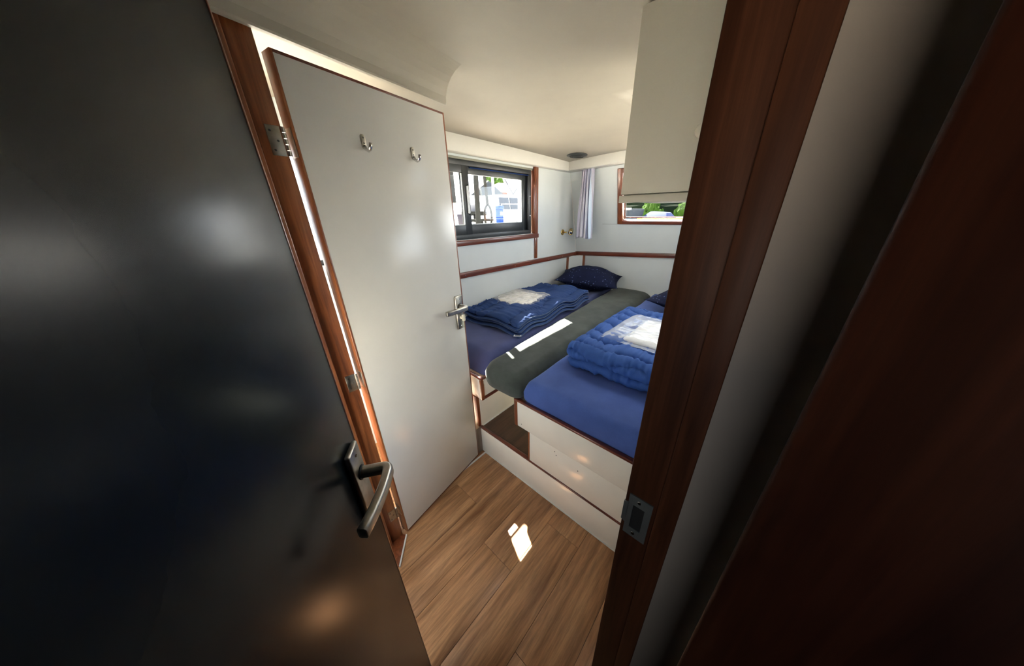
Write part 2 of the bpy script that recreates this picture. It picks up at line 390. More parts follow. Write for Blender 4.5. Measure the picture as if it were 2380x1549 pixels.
# soffits (valances) under the ceiling
def soffit(name, pts_b, pts_t, label):
    return tag(MB().hexa(pts_b, pts_t).build(name, 'soffit', bevel=.006), label, 'trim', kind='structure')
soffit('trim_1', [(XA-.005, .895, 1.942), (-1.78, .895, 1.942), (-1.78, 2.78, 1.945), (XA-.005, 2.86, 1.945)],
       [(XA-.005, .895, 2.06), (-1.78, .895, 2.06), (-1.78, 2.78, 2.055), (XA-.005, 2.86, 2.055)], 'white valance board above the sliding window')
soffit('trim_2', [(-1.845, 2.781, 1.945), (XR, 2.781, 2.0), (XR, 2.93, 2.0), (-1.845, 2.93, 1.945)],
       [(-1.845, 2.781, 2.06), (XR, 2.781, 2.075), (XR, 2.93, 2.08), (-1.845, 2.93, 2.07)], 'white valance board above the front window')

# header lip over the white door: a soft cove that comes down from the ceiling
def dl(sx, sy, z):          # door frame: sx along the leaf from the hinge, sy towards the washroom
    return (-1.072 - .173*sx - .985*sy, .274 + .985*sx - .173*sy, z)
prof = []
for k in range(9):
    a = math.pi/2*k/8; prof.append((-.15 + .14*math.sin(a), 2.080 - .108*(1-math.cos(a))))
prof += [(-.006, 1.968), (.008, 1.968), (.014, 1.976), (.016, 2.085)]
m = MB(); n = len(prof); vs = []
for sx in (-.75, .60): vs += [dl(sx, a, z) for a, z in prof]
m.add(vs, [(i, i+1, n+i+1, n+i) for i in range(n-1)] + [tuple(range(n)), tuple(range(n, 2*n))[::-1]])
tag(m.build('trim_3', 'ceil', smooth=False, bevel=0), 'soft ceiling lip above the white door', 'trim', kind='structure')

# wooden rails on the walls
ra = tag(MB().hexa([(XA-.002, .90, 1.076), (XA+.022, .90, 1.076), (XA+.022, 3.12, 1.058), (XA-.002, 3.15, 1.058)],
                   [(XA-.002, .90, 1.122), (XA+.022, .90, 1.122), (XA+.022, 3.12, 1.102), (XA-.002, 3.15, 1.102)]).build('trim_4', 'mahy', bevel=.005),
         'varnished mahogany rail along the wall below the sliding window', 'trim', kind='structure')
for y in (1.38, 1.74, 1.98, 2.24, 2.52, 2.80):
    z = 1.099 - .018*(y-.9)/2.2
    MB().lathe([(0, .0045), (.0015, .004)], (XA+.0215, y, z-.003), (1, 0, 0), 8).build('screw', 'chrome', ra)
rb = tag(MB().hexa([(-1.845, 3.116, 1.060), (XR, 3.116, 1.150), (XR, 3.150, 1.150), (-1.845, 3.150, 1.060)],
                   [(-1.845, 3.110, 1.106), (XR, 3.110, 1.196), (XR, 3.145, 1.196), (-1.845, 3.145, 1.106)]).build('trim_5', 'mahx', bevel=.005),
         'varnished mahogany rail along the front wall', 'trim', kind='structure')
cp = tag(MB().hexa([(XA, 2.945, .70), (-1.735, 3.15, .70), (-1.76, 3.165, .70), (XA-.01, 2.96, .70)], [(XA, 2.945, 1.065), (-1.735, 3.15, 1.065), (-1.76, 3.165, 1.065), (XA-.01, 2.96, 1.065)]).build('trim_6', 'wall'),
         'white corner panel between two short mahogany posts', 'trim', kind='structure')
bx('post', 'mahz', (XA-.002, XA+.014, 2.925, 2.960, .70, 1.068), cp, .003)
bx('post', 'mahz', (-1.748, -1.716, 3.136, 3.152, .70, 1.075), cp, .003)
MB().tube([(-1.843, 3.13, 1.12), (-1.843, 2.91, 1.95)], .004, 8).build('caulk_line', 'caulk', wall_left)

# ------------------------------------------------------------------ left sliding window
w1 = empty('window_1', (XA, 1.65, 1.36)); tag(w1, 'anthracite sliding window looking onto the marina', 'window', kind='structure')
def W1(name, mat, y0, y1, z0, z1, x0, x1, parent=None, bevel=.003, label=None):
    return bx(name, mat, (x0-XA, x1-XA, y0-1.65, y1-1.65, z0-1.36, z1-1.36), parent or w1, bevel, label)
W1('frame_post', 'mahz', 2.278, 2.345, 1.355, 1.945, XA-.03, XA+.012, label='mahogany post beside the sliding window')
W1('frame_post_fillet', 'mahz', 2.290, 2.302, 1.355, 1.945, XA, XA+.020)
W1('sill', 'mahy', .98, 2.345, 1.322, 1.362, XA-.075, XA+.024, bevel=.006, label='mahogany window sill')
W1('lower_post', 'mahz', 2.296, 2.338, 1.118, 1.324, XA-.002, XA+.012)
W1('head_lining', 'khaki', 1.02, 2.28, 1.915, 1.95, XA-.065, XA-.004, label='grey green lining above the window')
GX = XA-.040            # plane of the aluminium frame
fr = 'alu'
W1('outer_frame', fr, 1.02, 2.262, 1.364, 1.402, GX-.03, GX+.028, label='bottom rail')
W1('outer_frame', fr, 1.02, 2.262, 1.880, 1.918, GX-.03, GX+.028)
W1('outer_frame', fr, 2.222, 2.262, 1.40, 1.882, GX-.03, GX+.028)
W1('outer_frame', fr, 1.02, 1.06, 1.40, 1.882, GX-.03, GX+.028)
W1('track', 'bluep', 1.535, 2.225, 1.868, 1.874, GX+.020, GX+.030, bevel=0)
def sash(y0, y1, x0, x1, st, tp):
    s = empty('sash', (0, 0, 0), parent=w1)
    W1('stile', fr, y0, y0+st, 1.398, 1.884, x0, x1, s); W1('stile', fr, y1-st, y1, 1.398, 1.884, x0, x1, s)
    W1('rail', fr, y0+st, y1-st, 1.398, 1.472, x0, x1, s); W1('rail', fr, y0+st, y1-st, 1.832, 1.884, x0, x1, s)
    xm = (x0+x1)/2; a, b = y0+st, y1-st
    W1('pane', 'glass', a, b, 1.472, 1.832, xm-.002, xm+.002, s, bevel=0)
    W1('gasket', 'gasket', a, a+.006, 1.474, 1.830, xm+.003, xm+.008, s, 0); W1('gasket', 'gasket', b-.008, b, 1.474, 1.830, xm+.003, xm+.008, s, 0)
    W1('gasket', 'gasket', a, b, 1.472, 1.478, xm+.003, xm+.008, s, 0)
    return s
s1 = sash(1.468, 2.224, GX-.026, GX-.002, .058, .05)
s2 = sash(1.058, 1.520, GX+.002, GX+.026, .060, .05)
W1('pull_grip', 'gasket', 1.486, 1.500, 1.555, 1.748, GX+.027, GX+.045, bevel=.004, label='silver pull grip on the window sash')
W1('grip_shadow_strip', 'rubber', 1.500, 1.508, 1.545, 1.758, GX+.024, GX+.036)
for z in (1.53, 1.70):
    MB().lathe([(0, .005), (.003, .004)], (GX+.028-XA, 2.244-1.65, z-1.36), (1, 0, 0), 8).build('screw', 'chrome', w1)
# washroom window, added to light the space behind the white door
w3 = empty('added_window_3', (XA, .29, 1.38)); tag(w3, 'small unseen window added to light the washroom behind the white door', 'window', kind='structure')
a, b, c, d = WIN_BATH
for nm, e in (('rail', (XA-.06, XA-.01, a, b, c, c+.03)), ('rail', (XA-.06, XA-.01, a, b, d-.03, d)), ('stile', (XA-.06, XA-.01, a, a+.03, c+.03, d-.03)), ('stile', (XA-.06, XA-.01, b-.03, b, c+.03, d-.03))):
    bx(nm, 'alu', (e[0]-XA, e[1]-XA, e[2]-.29, e[3]-.29, e[4]-1.38, e[5]-1.38), w3)
bx('pane', 'glass', (-.037, -.033, a+.03-.29, b-.03-.29, c+.03-1.38, d-.03-1.38), w3, 0)
# front window in the leaning wall
w2 = empty('window_2', (0, 3.15, 1.10), (th, 0, 0)); tag(w2, 'mahogany framed window in the leaning front wall', 'window', kind='structure')
fw = .045
def W2(name, mat, x0, x1, z0, z1, y0, y1, bevel=.004): return bx(name, mat, (x0, x1, y0, y1, vv(z0), vv(z1)), w2, bevel)
W2('frame', 'mahz', BX0-fw, BX0+.008, BZ0-.022, BZ1+.03, -.014, .055)
W2('frame', 'mahz', BX1-.008, BX1+fw, BZ0-.022, BZ1+.03, -.014, .055)
W2('frame', 'mahx', BX0+.008, BX1-.008, BZ0-.022, BZ0+.008, -.014, .055)
W2('frame', 'mahx', BX0+.008, BX1-.008, BZ1-.008, BZ1+.03, -.014, .055)
W2('glazing_bead', 'mahx', BX0+.008, BX1-.008, BZ0+.022, BZ0+.030, .052, .062, .001)
W2('glazing_bead', 'mahz', BX0+.008, BX0+.016, BZ0+.01, BZ1-.01, .052, .062, .001)
W2('pane', 'glass', BX0+.008, BX1-.008, BZ0+.01, BZ1-.008, .056, .060, 0)
# aft window added behind the dark door to light floor and berth fronts
w6 = empty('added_window_6', (-.66, -.36, .50)); tag(w6, 'unseen window added for light in the wall behind the dark door', 'window', kind='structure')
for e in ((-.36, .36, -.05, -.01, 0, .03), (-.36, .36, -.05, -.01, .59, .62), (-.36, -.33, -.05, -.01, .03, .59), (.33, .36, -.05, -.01, .03, .59)): bx('frame', 'alu', e, w6)
bx('pane', 'glass', (-.33, .33, -.032, -.028, .03, .59), w6, 0)
# right cabin window, added out of view to light the right berth
w4 = empty('added_window_4', (XR, 1.925, 1.36)); tag(w4, 'unseen window added for light in the right cabin wall', 'window', kind='structure')
for e in ((0, .04, -.475, .475, 0, .03), (0, .04, -.475, .475, .45, .48), (0, .04, -.475, -.445, .03, .45), (0, .04, .445, .475, .03, .45)): bx('frame', 'alu', e, w4)
bx('pane', 'glass', (.018, .022, -.445, .445, .03, .45), w4, 0)
portal((XA-.09, (WIN_A[0]+WIN_A[1])/2, (WIN_A[2]+WIN_A[3])/2), (1, 0, 0), WIN_A[1]-WIN_A[0], WIN_A[3]-WIN_A[2])
portal((XA-.09, (WIN_BATH[0]+WIN_BATH[1])/2, (WIN_BATH[2]+WIN_BATH[3])/2), (1, 0, 0), WIN_BATH[1]-WIN_BATH[0], WIN_BATH[3]-WIN_BATH[2])
hx0, hx1 = [-1.93 + 2.73*i/nx for i in HI]; hy0, hy1 = [-.72 + 3.97*j/ny for j in HJ]; hz = ceil_z((hx0+hx1)/2, (hy0+hy1)/2)
w5 = empty('added_window_5', ((hx0+hx1)/2, (hy0+hy1)/2, hz+.03)); tag(w5, 'unseen deck hatch added for light above the right berth', 'window', kind='structure')
hw, hh = (hx1-hx0)/2, (hy1-hy0)/2
for e in ((-hw-.03, hw+.03, -hh-.03, -hh, .02, .06), (-hw-.03, hw+.03, hh, hh+.03, .02, .06), (-hw-.03, -hw, -hh, hh, .02, .06), (hw, hw+.03, -hh, hh, .02, .06)): bx('frame', 'alu', e, w5)
bx('pane', 'glass', (-hw, hw, -hh, hh, .040, .044), w5, 0)
portal(((hx0+hx1)/2, (hy0+hy1)/2, hz+.10), (0, 0, -1), hx1-hx0, hy1-hy0)
portal((.12, -.74, 1.50), (0, 1, 0), .28, .40)
portal((-.66, -.44, .81), (0, 1, 0), .72, .62)
portal((XR+.07, 1.925, 1.60), (-1, 0, 0), .95, .48)
portal(((BX0+BX1)/2, 3.15-SL*.58+.10, 1.68), (0, -1, 0), BX1-BX0, .46)

# ------------------------------------------------------------------ lever handle set (built in the leaf's local frame: x to the hinge side given by sgn, y out of the face = -1)
def handle_set(root, px0, px1, pz0, pz1, zs, sgn, out, key=False, scale=1.0):
    h = empty('handle', (0, 0, 0), parent=root); h['label'] = 'satin metal lever handle on a long back plate'
    xm = (px0+px1)/2; o = lambda y: out*y
    def b(name, mat, x0, x1, y0, y1, z0, z1, bv):
        ya, yb = sorted((o(y0), o(y1))); return bx(name, mat, (x0, x1, ya, yb, z0, z1), h, bv)
    b('back_plate', 'steel', px0, px1, 0, .011, pz0, pz1, .004)
    MB().lathe([(0, .0035), (.0012, .003)], (xm, o(.011), pz1-.018), (0, out, 0), 10).build('screw', 'chrome', h)
    MB().lathe([(0, .0035), (.0012, .003)], (xm, o(.011), pz0+.018), (0, out, 0), 10).build('screw', 'chrome', h)
    MB().lathe([(0, .0145), (.002, .0145), (.003, .012)], (xm, o(.011), zs), (0, out, 0), 20).build('collar', 'rubber', h)
    # lever: neck out of the plate, tight bend, then a flat faceted bar along the door, drooping back a little to the leaf
    pts = []; R = .013; L = .128
    path = [(0, .011, 1.0), (0, .034, .95), (0, .050, .95)]
    for k in range(1, 6):
        a = math.pi/2*k/5; path.append((R*(1-math.cos(a)), .050+R*math.sin(a), .95+.0*k))
    for k in range(1, 9):
        q = k/8; path.append((R + (L-R)*q, .063 - .018*q*q, .95 - .02*q))
    P = [(xm + sgn*x, o(y), zs) for x, y, _ in path]
    secs = []
    for i, (x, y, s_) in enumerate(path):
        q = min(1, max(0, (i-2)/6)); w_, t_ = .0115 + .0010*q, .0115 - .0030*q
        c_ = .45 + .2*q
        secs.append([(w_, -t_*c_), (w_, t_*c_), (w_*c_, t_), (-w_*c_, t_), (-w_, t_*c_), (-w_, -t_*c_), (-w_*c_, -t_), (w_*c_, -t_)])
    MB().sweep(P, secs, (0, 0, 1)).build('lever', 'steel', h, bevel=.0012, seg=2)
    if key:
        MB().lathe([(0, .010), (.012, .010), (.014, .008)], (xm+.004, o(.011), pz0+.064), (0, out, 0), 16).build('lock_cylinder', 'plasticw', h, smooth=False)
        b('thumb_turn', 'plasticw', xm-.003, xm+.011, .020, .034, pz0+.046, pz0+.082, .003)
    return h
# ------------------------------------------------------------------ white door (ajar)
d1 = empty('door_1', (-1.072, .274, 0), (0, 0, math.atan2(.985, -.173)))
tag(d1, 'white door with two coat hooks and a mahogany edge', 'door', kind='structure')
DW, DH, DT, lp = .590, 1.940, .044, .007
bx('leaf', 'door', (lp, DW-lp, 0, DT, .012+lp, DH-lp), d1, .0006)
bx('edge_lipping', 'jamb', (0, lp, -.0004, DT+.0004, .012, DH), d1, .001)
bx('edge_lipping', 'mahz', (DW-lp, DW, -.0004, DT+.0004, .012, DH), d1, .001)
bx('edge_lipping', 'mahy', (lp, DW-lp, -.0004, DT+.0004, DH-lp, DH), d1, .001)
bx('edge_lipping', 'mahy', (lp, DW-lp, -.0004, DT+.0004, .012, .012+lp*.4), d1, .001)
handle_set(d1, .526, .575, .982, 1.165, 1.108, -1, -1, key=True)
def coat_hook(x, z):
    h = empty('coat_hook', (x, 0, z), parent=d1); h['label'] = 'small nickel coat hook screwed to the door'
    MB().prism([(.0075*math.cos(t)*1.0, .0) for t in ()], 0, 0)
    pl = []
    for k in range(24):
        t = 2*math.pi*k/24; pl.append((.0085*math.cos(t), .0085*math.sin(t) + (.016 if math.sin(t) >= 0 else -.010)))
    m = MB(); m.add([(a, 0, b) for a, b in pl] + [(a*.86, -.005, b*.95) for a, b in pl], [tuple(range(24)), tuple(range(24, 48))[::-1]] + [(i, (i+1) % 24, 24+(i+1) % 24, 24+i) for i in range(24)])
    m.build('hook_plate', 'steel', h, bevel=.0008)
    pts = [(0, -.003, -.010), (0, -.010, -.019), (0, -.020, -.024), (0, -.030, -.022), (0, -.037, -.013), (0, -.039, -.004)]
    MB().tube(pts, [.0055, .0055, .0050, .0046, .0045, .0038], 12, flat=(1, 1.3)).build('prong', 'chrome', h, smooth=True)
    for zz in (.014, -.002): MB().lathe([(0, .0028), (.001, .0022)], (0, -.005, zz), (0, -1, 0), 8).build('screw', 'zinc', h)
coat_hook(.202, 1.772); coat_hook(.398, 1.766)
# hinges: leaf on the jamb, knuckle, leaf on the door edge
JX = -1.085
def hinge(z0, z1):
    h = empty('hinge', (0, 0, 0), parent=d1); h['label'] = 'steel butt hinge'
    inv = d1.matrix_basis.inverted()
    def wb_(m, name, mat, bev):
        m.v = [tuple(inv @ Vector(v)) for v in m.v]; return m.build(name, mat, h, bevel=bev)
    wb_(MB().box(JX-.001, JX+.0015, .218, .249, z0, z1), 'jamb_flap', 'steel', .0005)
    MB().box(-.0018, 0, .004, .034, z0, z1).build('door_flap', 'steel', h, .0005)
    n = 5
    for k in range(n):
        a = z0 + (z1-z0)*k/n
        wb_(MB().tube([(JX+.001, .2555, a+.0006), (JX+.001, .2555, a+(z1-z0)/n-.0006)], .0048, 10), 'knuckle', 'steel', 0)
    for k, (yy, q) in enumerate(((.226, .18), (.238, .5), (.226, .82))):
        wb_(MB().lathe([(0, .0032), (.0008, .0026)], (JX+.0012, yy, z0+(z1-z0)*q), (1, 0, 0), 8), 'screw', 'zinc', 0)
bpy.context.view_layer.update()
for z0, z1 in ((1.705, 1.775), (.925, .995), (.145, .213)): hinge(z0, z1)
# hinge jamb: rebated mahogany post
jl = tag(MB().box(-1.17, JX, .196, .2535, 0, 2.0).build('trim_7', 'jamb', bevel=.002), 'varnished mahogany hinge jamb left of the white door', 'door frame', kind='structure')
bx('stop', 'jamb', (-1.17, JX+.018, .130, .1945, 0, 2.0), jl, .003, label='raised door stop strip')
MB().prism([(-1.085, .130), (-.968, .130), (-.958, .170), (-1.068, .262), (-1.085, .2522)], 0, .008).build('threshold', 'mahz', jl, .002)
MB().prism([(-.958, .170), (-.951, .172), (-1.064, .268), (-1.070, .263)], 0, .010).build('threshold_bead', 'caulk', jl, .001)
jr = tag(MB().box(-1.290, -1.240, .795, .842, .0, 1.93).build('trim_8', 'mahz', bevel=.002), 'narrow mahogany lock jamb behind the free edge of the white door', 'door frame', kind='structure')
tag(bx('trim_9', 'caulk', (-1.165, -1.155, .40, YK-.001, -.002, .006), bevel=.001), 'thin white threshold line under the white door', 'trim', kind='structure')

# ------------------------------------------------------------------ dark door in the foreground
d2 = empty('door_2', (-.545, .0945, 0), (0, 0, math.atan2(-.57, .82)))
tag(d2, 'dark glossy door with lever handle in the left foreground', 'door', kind='structure')
bx('leaf', 'darkdoor', (.004, .655, -.040, 0, .012, 1.935), d2, .0008)
bx('edge_lipping', 'mahz', (0, .004, -.0405, .0005, .012, 1.938), d2, .0012)
bx('edge_lipping', 'mahy', (.004, .655, -.0405, .0005, 1.931, 1.938), d2, .001)
handle_set(d2, .0175, .0665, .960, 1.143, 1.080, 1, 1)

# ------------------------------------------------------------------ right jamb with strike plate
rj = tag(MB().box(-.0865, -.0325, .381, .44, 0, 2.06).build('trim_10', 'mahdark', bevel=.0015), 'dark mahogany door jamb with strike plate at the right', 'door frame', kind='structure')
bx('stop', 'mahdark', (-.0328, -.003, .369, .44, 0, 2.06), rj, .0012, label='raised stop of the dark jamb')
sp = empty('strike_plate', (-.060, .381, 1.032), parent=rj); sp['label'] = 'dull metal strike plate with a dark latch hole'
m = MB(); y0, y1 = -.0022, 0
m.box(-.020, .020, y0, y1, .030, .0525).box(-.020, .020, y0, y1, -.0525, -.030).box(.009, .020, y0, y1, -.030, .030).box(-.020, -.011, y0, y1, -.030, .030)
m.build('plate', 'zinc', sp)
bx('latch_hole', 'dark', (-.011, .009, -.0006, .0, -.030, .030), sp, 0)
m = MB(); m.hexa([(-.0275, -.0022, -.022), (-.0195, -.0022, -.026), (-.0195, 0, -.026), (-.0275, .003, -.022)], [(-.0275, -.0022, .026), (-.0195, -.0022, .030), (-.0195, 0, .030), (-.0275, .003, .026)])
m.build('lip', 'zinc', sp)
for z in (.042, -.042): MB().lathe([(0, .0035), (.001, .003)], (-.002, -.0022, z), (0, -1, 0), 10).build('screw', 'chrome', sp)
# dark wooden door in the right foreground
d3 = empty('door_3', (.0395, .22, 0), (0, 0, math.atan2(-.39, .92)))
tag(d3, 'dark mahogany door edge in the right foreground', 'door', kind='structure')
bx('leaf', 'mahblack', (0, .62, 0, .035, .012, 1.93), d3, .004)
bx('knob_plate', 'zinc', (.105, .135, -.006, 0, .93, 1.03), d3, .002)
MB().tube([(.12, 0, .985), (.12, -.035, .985), (.135, -.045, .985), (.22, -.042, .985)], [.008, .008, .008, .006], 12).build('lever', 'steel', d3, smooth=True)

# ================================================================== berths
ST = .205
step = tag(bx('step_board', 'cream', (-1.20, XR, YK, YK+.018, 0, ST), bevel=.001), 'long cream kick board below the berths', 'step')
bx('nosing', 'mahx', (-1.215, XR, YK-.003, YK+.020, ST, ST+.011), step, .003, label='dark wooden nosing strip')
bx('tread', 'shelf', (-1.20, XR, YK+.020, 1.75, ST-.012, ST+.004), step, .001, label='dark brown shelf board inside the recess')
bx('corner_return', 'greywall', (-1.235, -1.19, .862, YK, 0, ST+.012), step, .001, label='grey return at the left end')
bx('sealant', 'caulk', (-1.16, XR, YK-.005, YK, 0, .005), step, .001)
for x in (-.98, -.70): MB().lathe([(0, .003), (.0008, .0025)], (x, YK-.0006, .11), (0, -1, 0), 8).build('screw_plug', 'caulk', step)
# right berth
rbth = empty('berth', (-.45, YK, 0)); tag(rbth, 'cream panelled right berth with mahogany trim and open recess', 'bed')
def RB(name, mat, e, bv=.002, label=None): return bx(name, mat, (e[0]+.45, e[1]+.45, e[2]-YK, e[3]-YK, e[4], e[5]), rbth, bv, label)
RB('fascia', 'cream', (-.845, XR-.002, YK, YK+.018, .428, .598), label='upper cream fascia board')
RB('front_panel', 'cream', (-.758, XR-.002, YK+.0015, YK+.018, ST+.012, .427), label='lower cream front panel')
RB('panel_edge', 'mahz', (-.768, -.758, YK+.001, YK+.020, ST+.012, .427))
RB('end_trim', 'mahz', (-.869, -.845, YK-.002, YK+.022, .425, .602), .004)
RB('top_trim', 'mahx', (-.869, XR-.002, YK-.003, YK+.020, .596, .612), .005)
RB('side_trim', 'mahy', (-.869, -.849, YK+.020, 3.14, .596, .612), .005)
RB('side_fascia', 'cream', (-.862, -.846, YK+.022, 3.14, .428, .597))
RB('inner_side', 'cream', (-.766, -.752, YK+.020, 1.75, ST+.010, .43))
RB('deck', 'cream', (-.846, XR-.002, YK+.022, 3.14, .585, .598))
for x, z in ((-.815, .455), (-.585, .405), (-.575, .385), (-.445, .372)):
    MB().lathe([(0, .0028), (.0008, .002)], (x+.45, -.0002, z), (0, -1, 0), 8).build('screw_hole', 'bark', rbth)
# left berth
lbth = empty('berth', (-1.5, YK, 0)); tag(lbth, 'left berth with mahogany edged tray and cream side panel', 'bed')
def LB(name, mat, e, bv=.002, label=None): return bx(name, mat, (e[0]+1.5, e[1]+1.5, e[2]-YK, e[3]-YK, e[4], e[5]), lbth, bv, label)
LB('top_trim', 'mahx', (XA+.002, -1.140, YK-.004, YK+.020, .604, .622), .005)
LB('side_trim', 'mahy', (-1.158, -1.140, YK+.020, 3.14, .604, .622), .005)
LB('corner_post', 'mahz', (-1.163, -1.142, YK-.003, YK+.020, .455, .606), .004)
LB('front_fascia', 'cream', (XA+.002, -1.163, YK+.001, YK+.016, .455, .605))
LB('side_fascia', 'cream', (-1.156, -1.145, YK+.020, 3.14, .480, .605))
LB('bottom_trim', 'mahy', (-1.19, -1.140, YK+.020, 3.14, .458, .481), .003)
LB('side_panel', 'cream', (-1.205, -1.192, YK+.012, 3.14, ST+.005, .458))
LB('lower_post', 'mahz', (-1.255, -1.196, YK-.008, YK+.014, ST+.011, .456), .003)
LB('skirting', 'caulk', (-1.193, -1.187, YK+.02, 1.75, ST+.004, ST+.010), .001)
LB('deck', 'cream', (XA+.002, -1.156, YK+.016, 3.14, .59, .604))

# ------------------------------------------------------------------ mattresses
def grid_cushion(name, mat, pts, z0, z1, r, wob=.004, seed=0, n=44, crown=0.0, slant=0.0, cl=0.0):
    # pts: four plan corners (near-left, near-right, far-right, far-left); rounded slab with soft surface
    A, B, C, D = [Vector((*p, 0)) for p in pts]; m = MB(); vs = []; fs = []
    LU = ((B-A).length+(C-D).length)/2; LV = ((D-A).length+(C-B).length)/2
    def params(L):
        e = [0] + [r/L*(1-math.cos(math.pi/2*k/5)) for k in range(1, 6)]
        mid = [e[-1] + (1-2*e[-1])*k/n for k in range(1, n)]
        return e + mid + [1-x for x in e[::-1]]
    U, V = params(LU), params(LV); nu, nvv = len(U), len(V)
    def prof(d):            # d = distance from the rim
        if d >= r: return 1.0
        q = 1 - d/r; return math.sqrt(max(0, 1-q*q))
    zc = (z0+z1)/2
    for top in (1, 0):
        for v in V:
            for u in U:
                p = A*(1-u)*(1-v) + B*u*(1-v) + C*u*v + D*(1-u)*v
                du = min(u, 1-u)*LU; dv = min(v, 1-v)*LV; e = prof(du)*prof(dv)
                nz = noise.noise(Vector((p.x*7+seed, p.y*7, top*3))) * wob
                cr = crown*math.sin(math.pi*u)*math.sin(math.pi*v)
                hr = (z1-z0)/2
                z = zc + (hr*e if top else -hr*e**.3)
                if top: z += (nz + cr)*e
                ys = slant*(z-z0)/(z1-z0)*max(0, 1-(p.y-A.y)/.22) + cl*max(0, 1-u*LU/.13)**2*max(0, 1-v*LV/.3) + .6*cl*max(0, 1-(1-u)*LU/.10)**2*max(0, 1-v*LV/.3)
                vs.append((p.x + wob*noise.noise(Vector((p.x*5, p.y*5, 5+seed))), p.y + ys + wob*noise.noise(Vector((p.x*5, p.y*5, 9+seed))), z))
    for k in (0, 1):
        o = k*nu*nvv
        for j in range(nvv-1):
            for i in range(nu-1):
                q = (o+j*nu+i, o+j*nu+i+1, o+(j+1)*nu+i+1, o+(j+1)*nu+i); fs.append(q if k == 0 else q[::-1])
    m.add(vs, fs)
    o = m.build(name, mat, smooth=True)
    bmx = bmesh.new(); bmx.from_mesh(o.data); bmesh.ops.remove_doubles(bmx, verts=bmx.verts, dist=.0012); bmesh.ops.recalc_face_normals(bmx, faces=bmx.faces); bmx.to_mesh(o.data); bmx.free()
    for p in o.data.polygons: p.use_smooth = True
    return o
tag(grid_cushion('mattress', 'navy', [(XA+.008, .930), (-1.135, .930), (-1.318, 3.14), (XA+.008, 3.14)], .606, .742, .055, .006, 1, crown=.004, slant=.075),
    'navy sheeted mattress on the left berth', 'mattress')
tag(grid_cushion('mattress', 'navyR', [(-.812, .924), (XR-.006, .924), (XR-.006, 3.14), (-.850, 3.14)], .592, .738, .040, .005, 2, crown=.004),
    'royal blue sheeted mattress on the right berth', 'mattress')
tag(grid_cushion('filler_cushion', 'greycush', [(-1.118, .885), (-.822, .885), (-.856, 3.13), (-1.312, 3.14)], .600, .750, .072, .005, 3, crown=.003, cl=.038),
    'grey green velour filler cushion between the two mattresses', 'cushion')

# ------------------------------------------------------------------ quilts
def fold_layer(m, c, L, Wd, T, rot, seed, nu=96, ns=96, quilt=.11, puff=.010, wave=.35, amp=.28, endr=.05, droop=None, stitch_dir=0, pucker=.004):
    """One fold of a quilt: a flattened tube. L along local x, Wd along local y, T thick. c: centre, rot: rotation about z."""
    R = T/2; flat = Wd - T; per = 2*flat + math.pi*T
    ca, sa = math.cos(rot), math.sin(rot); vs = []; fs = []
    def sec(s, k, ends):
        s = s % per; f2 = flat*k
        if s < flat: y, z, nyy, nz = -flat/2 + s, R, 0, 1
        elif s < flat + math.pi*R:
            a = (s-flat)/R; y, z, nyy, nz = flat/2 + R*math.sin(a), R*math.cos(a), math.sin(a), math.cos(a)
        elif s < 2*flat + math.pi*R: y, z, nyy, nz = flat/2 - (s-flat-math.pi*R), -R, 0, -1
        else:
            a = (s-2*flat-math.pi*R)/R; y, z, nyy, nz = -flat/2 - R*math.sin(a), -R*math.cos(a), -math.sin(a), -math.cos(a)
        return y, z, nyy, nz
    for i in range(nu+1):
        u = i/nu; x = -L/2 + L*u
        du = min(u, 1-u)*L; e = 1.0 if du >= endr else math.sqrt(max(0.0, 1-(1-du/endr)**2))
        for j in range(ns):
            s = per*j/ns; y, z, ny_, nz = sec(s, 1, 0)
            w1 = amp*math.sin(2*math.pi*x/wave + seed + .7*math.sin(s*9)) + .5*amp*noise.noise(Vector((x*4, s*4, seed)))
            g = (s/quilt + w1) if stitch_dir == 0 else (x/quilt + w1)
            fr_ = g - math.floor(g); dist = abs(fr_-.5)*2      # 1 at a stitch line
            val = math.sqrt(max(0.0, 1-dist**2.4))
            al = x if stitch_dir == 0 else s
            pk = noise.noise(Vector((al*44 + seed*3, (s if stitch_dir == 0 else x)*7, seed))) * pucker * (.35 + dist*dist*.9)
            d = puff*(val-.6) + pk + .006*noise.noise(Vector((x*6, y*6, seed*2.3 + z*4)))
            zz = z*e + nz*d*max(e, .25); yy = y*(1-.10*(1-e)) + ny_*d
            edge = .010*noise.noise(Vector((y*9, seed, z*30))) + .006*math.sin(y*23+seed)
            xx = x*(1 + edge) if du < .12 else x
            if droop: zz += droop(xx, yy)
            vs.append((c[0] + xx*ca - yy*sa, c[1] + xx*sa + yy*ca, c[2] + zz))
    for i in range(nu):
        for j in range(ns):
            fs.append((i*ns+j, i*ns+(j+1) % ns, (i+1)*ns+(j+1) % ns, (i+1)*ns+j))
    m.add(vs, fs)
    return m
# right quilt: two thick folds
q2 = empty('folded_quilt', (-.42, 1.62, .745)); tag(q2, 'puffy bright blue folded quilt on the right berth', 'quilt')
def local(mb, root): mb.v = [(a-root.location.x, b-root.location.y, c-root.location.z) for a, b, c in mb.v]; return mb
local(fold_layer(MB(), (-.405, 1.64, .775), .66, .86, .066, .0, 1.3, nu=210, ns=420, quilt=.12, puff=.022, pucker=.020), q2).build('lower_fold', 'duvetR', q2, smooth=True)
local(fold_layer(MB(), (-.405, 1.635, .842), .665, .875, .086, .0, 4.1, nu=210, ns=420, quilt=.118, puff=.026, pucker=.020), q2).build('upper_fold', 'duvetR', q2, smooth=True)
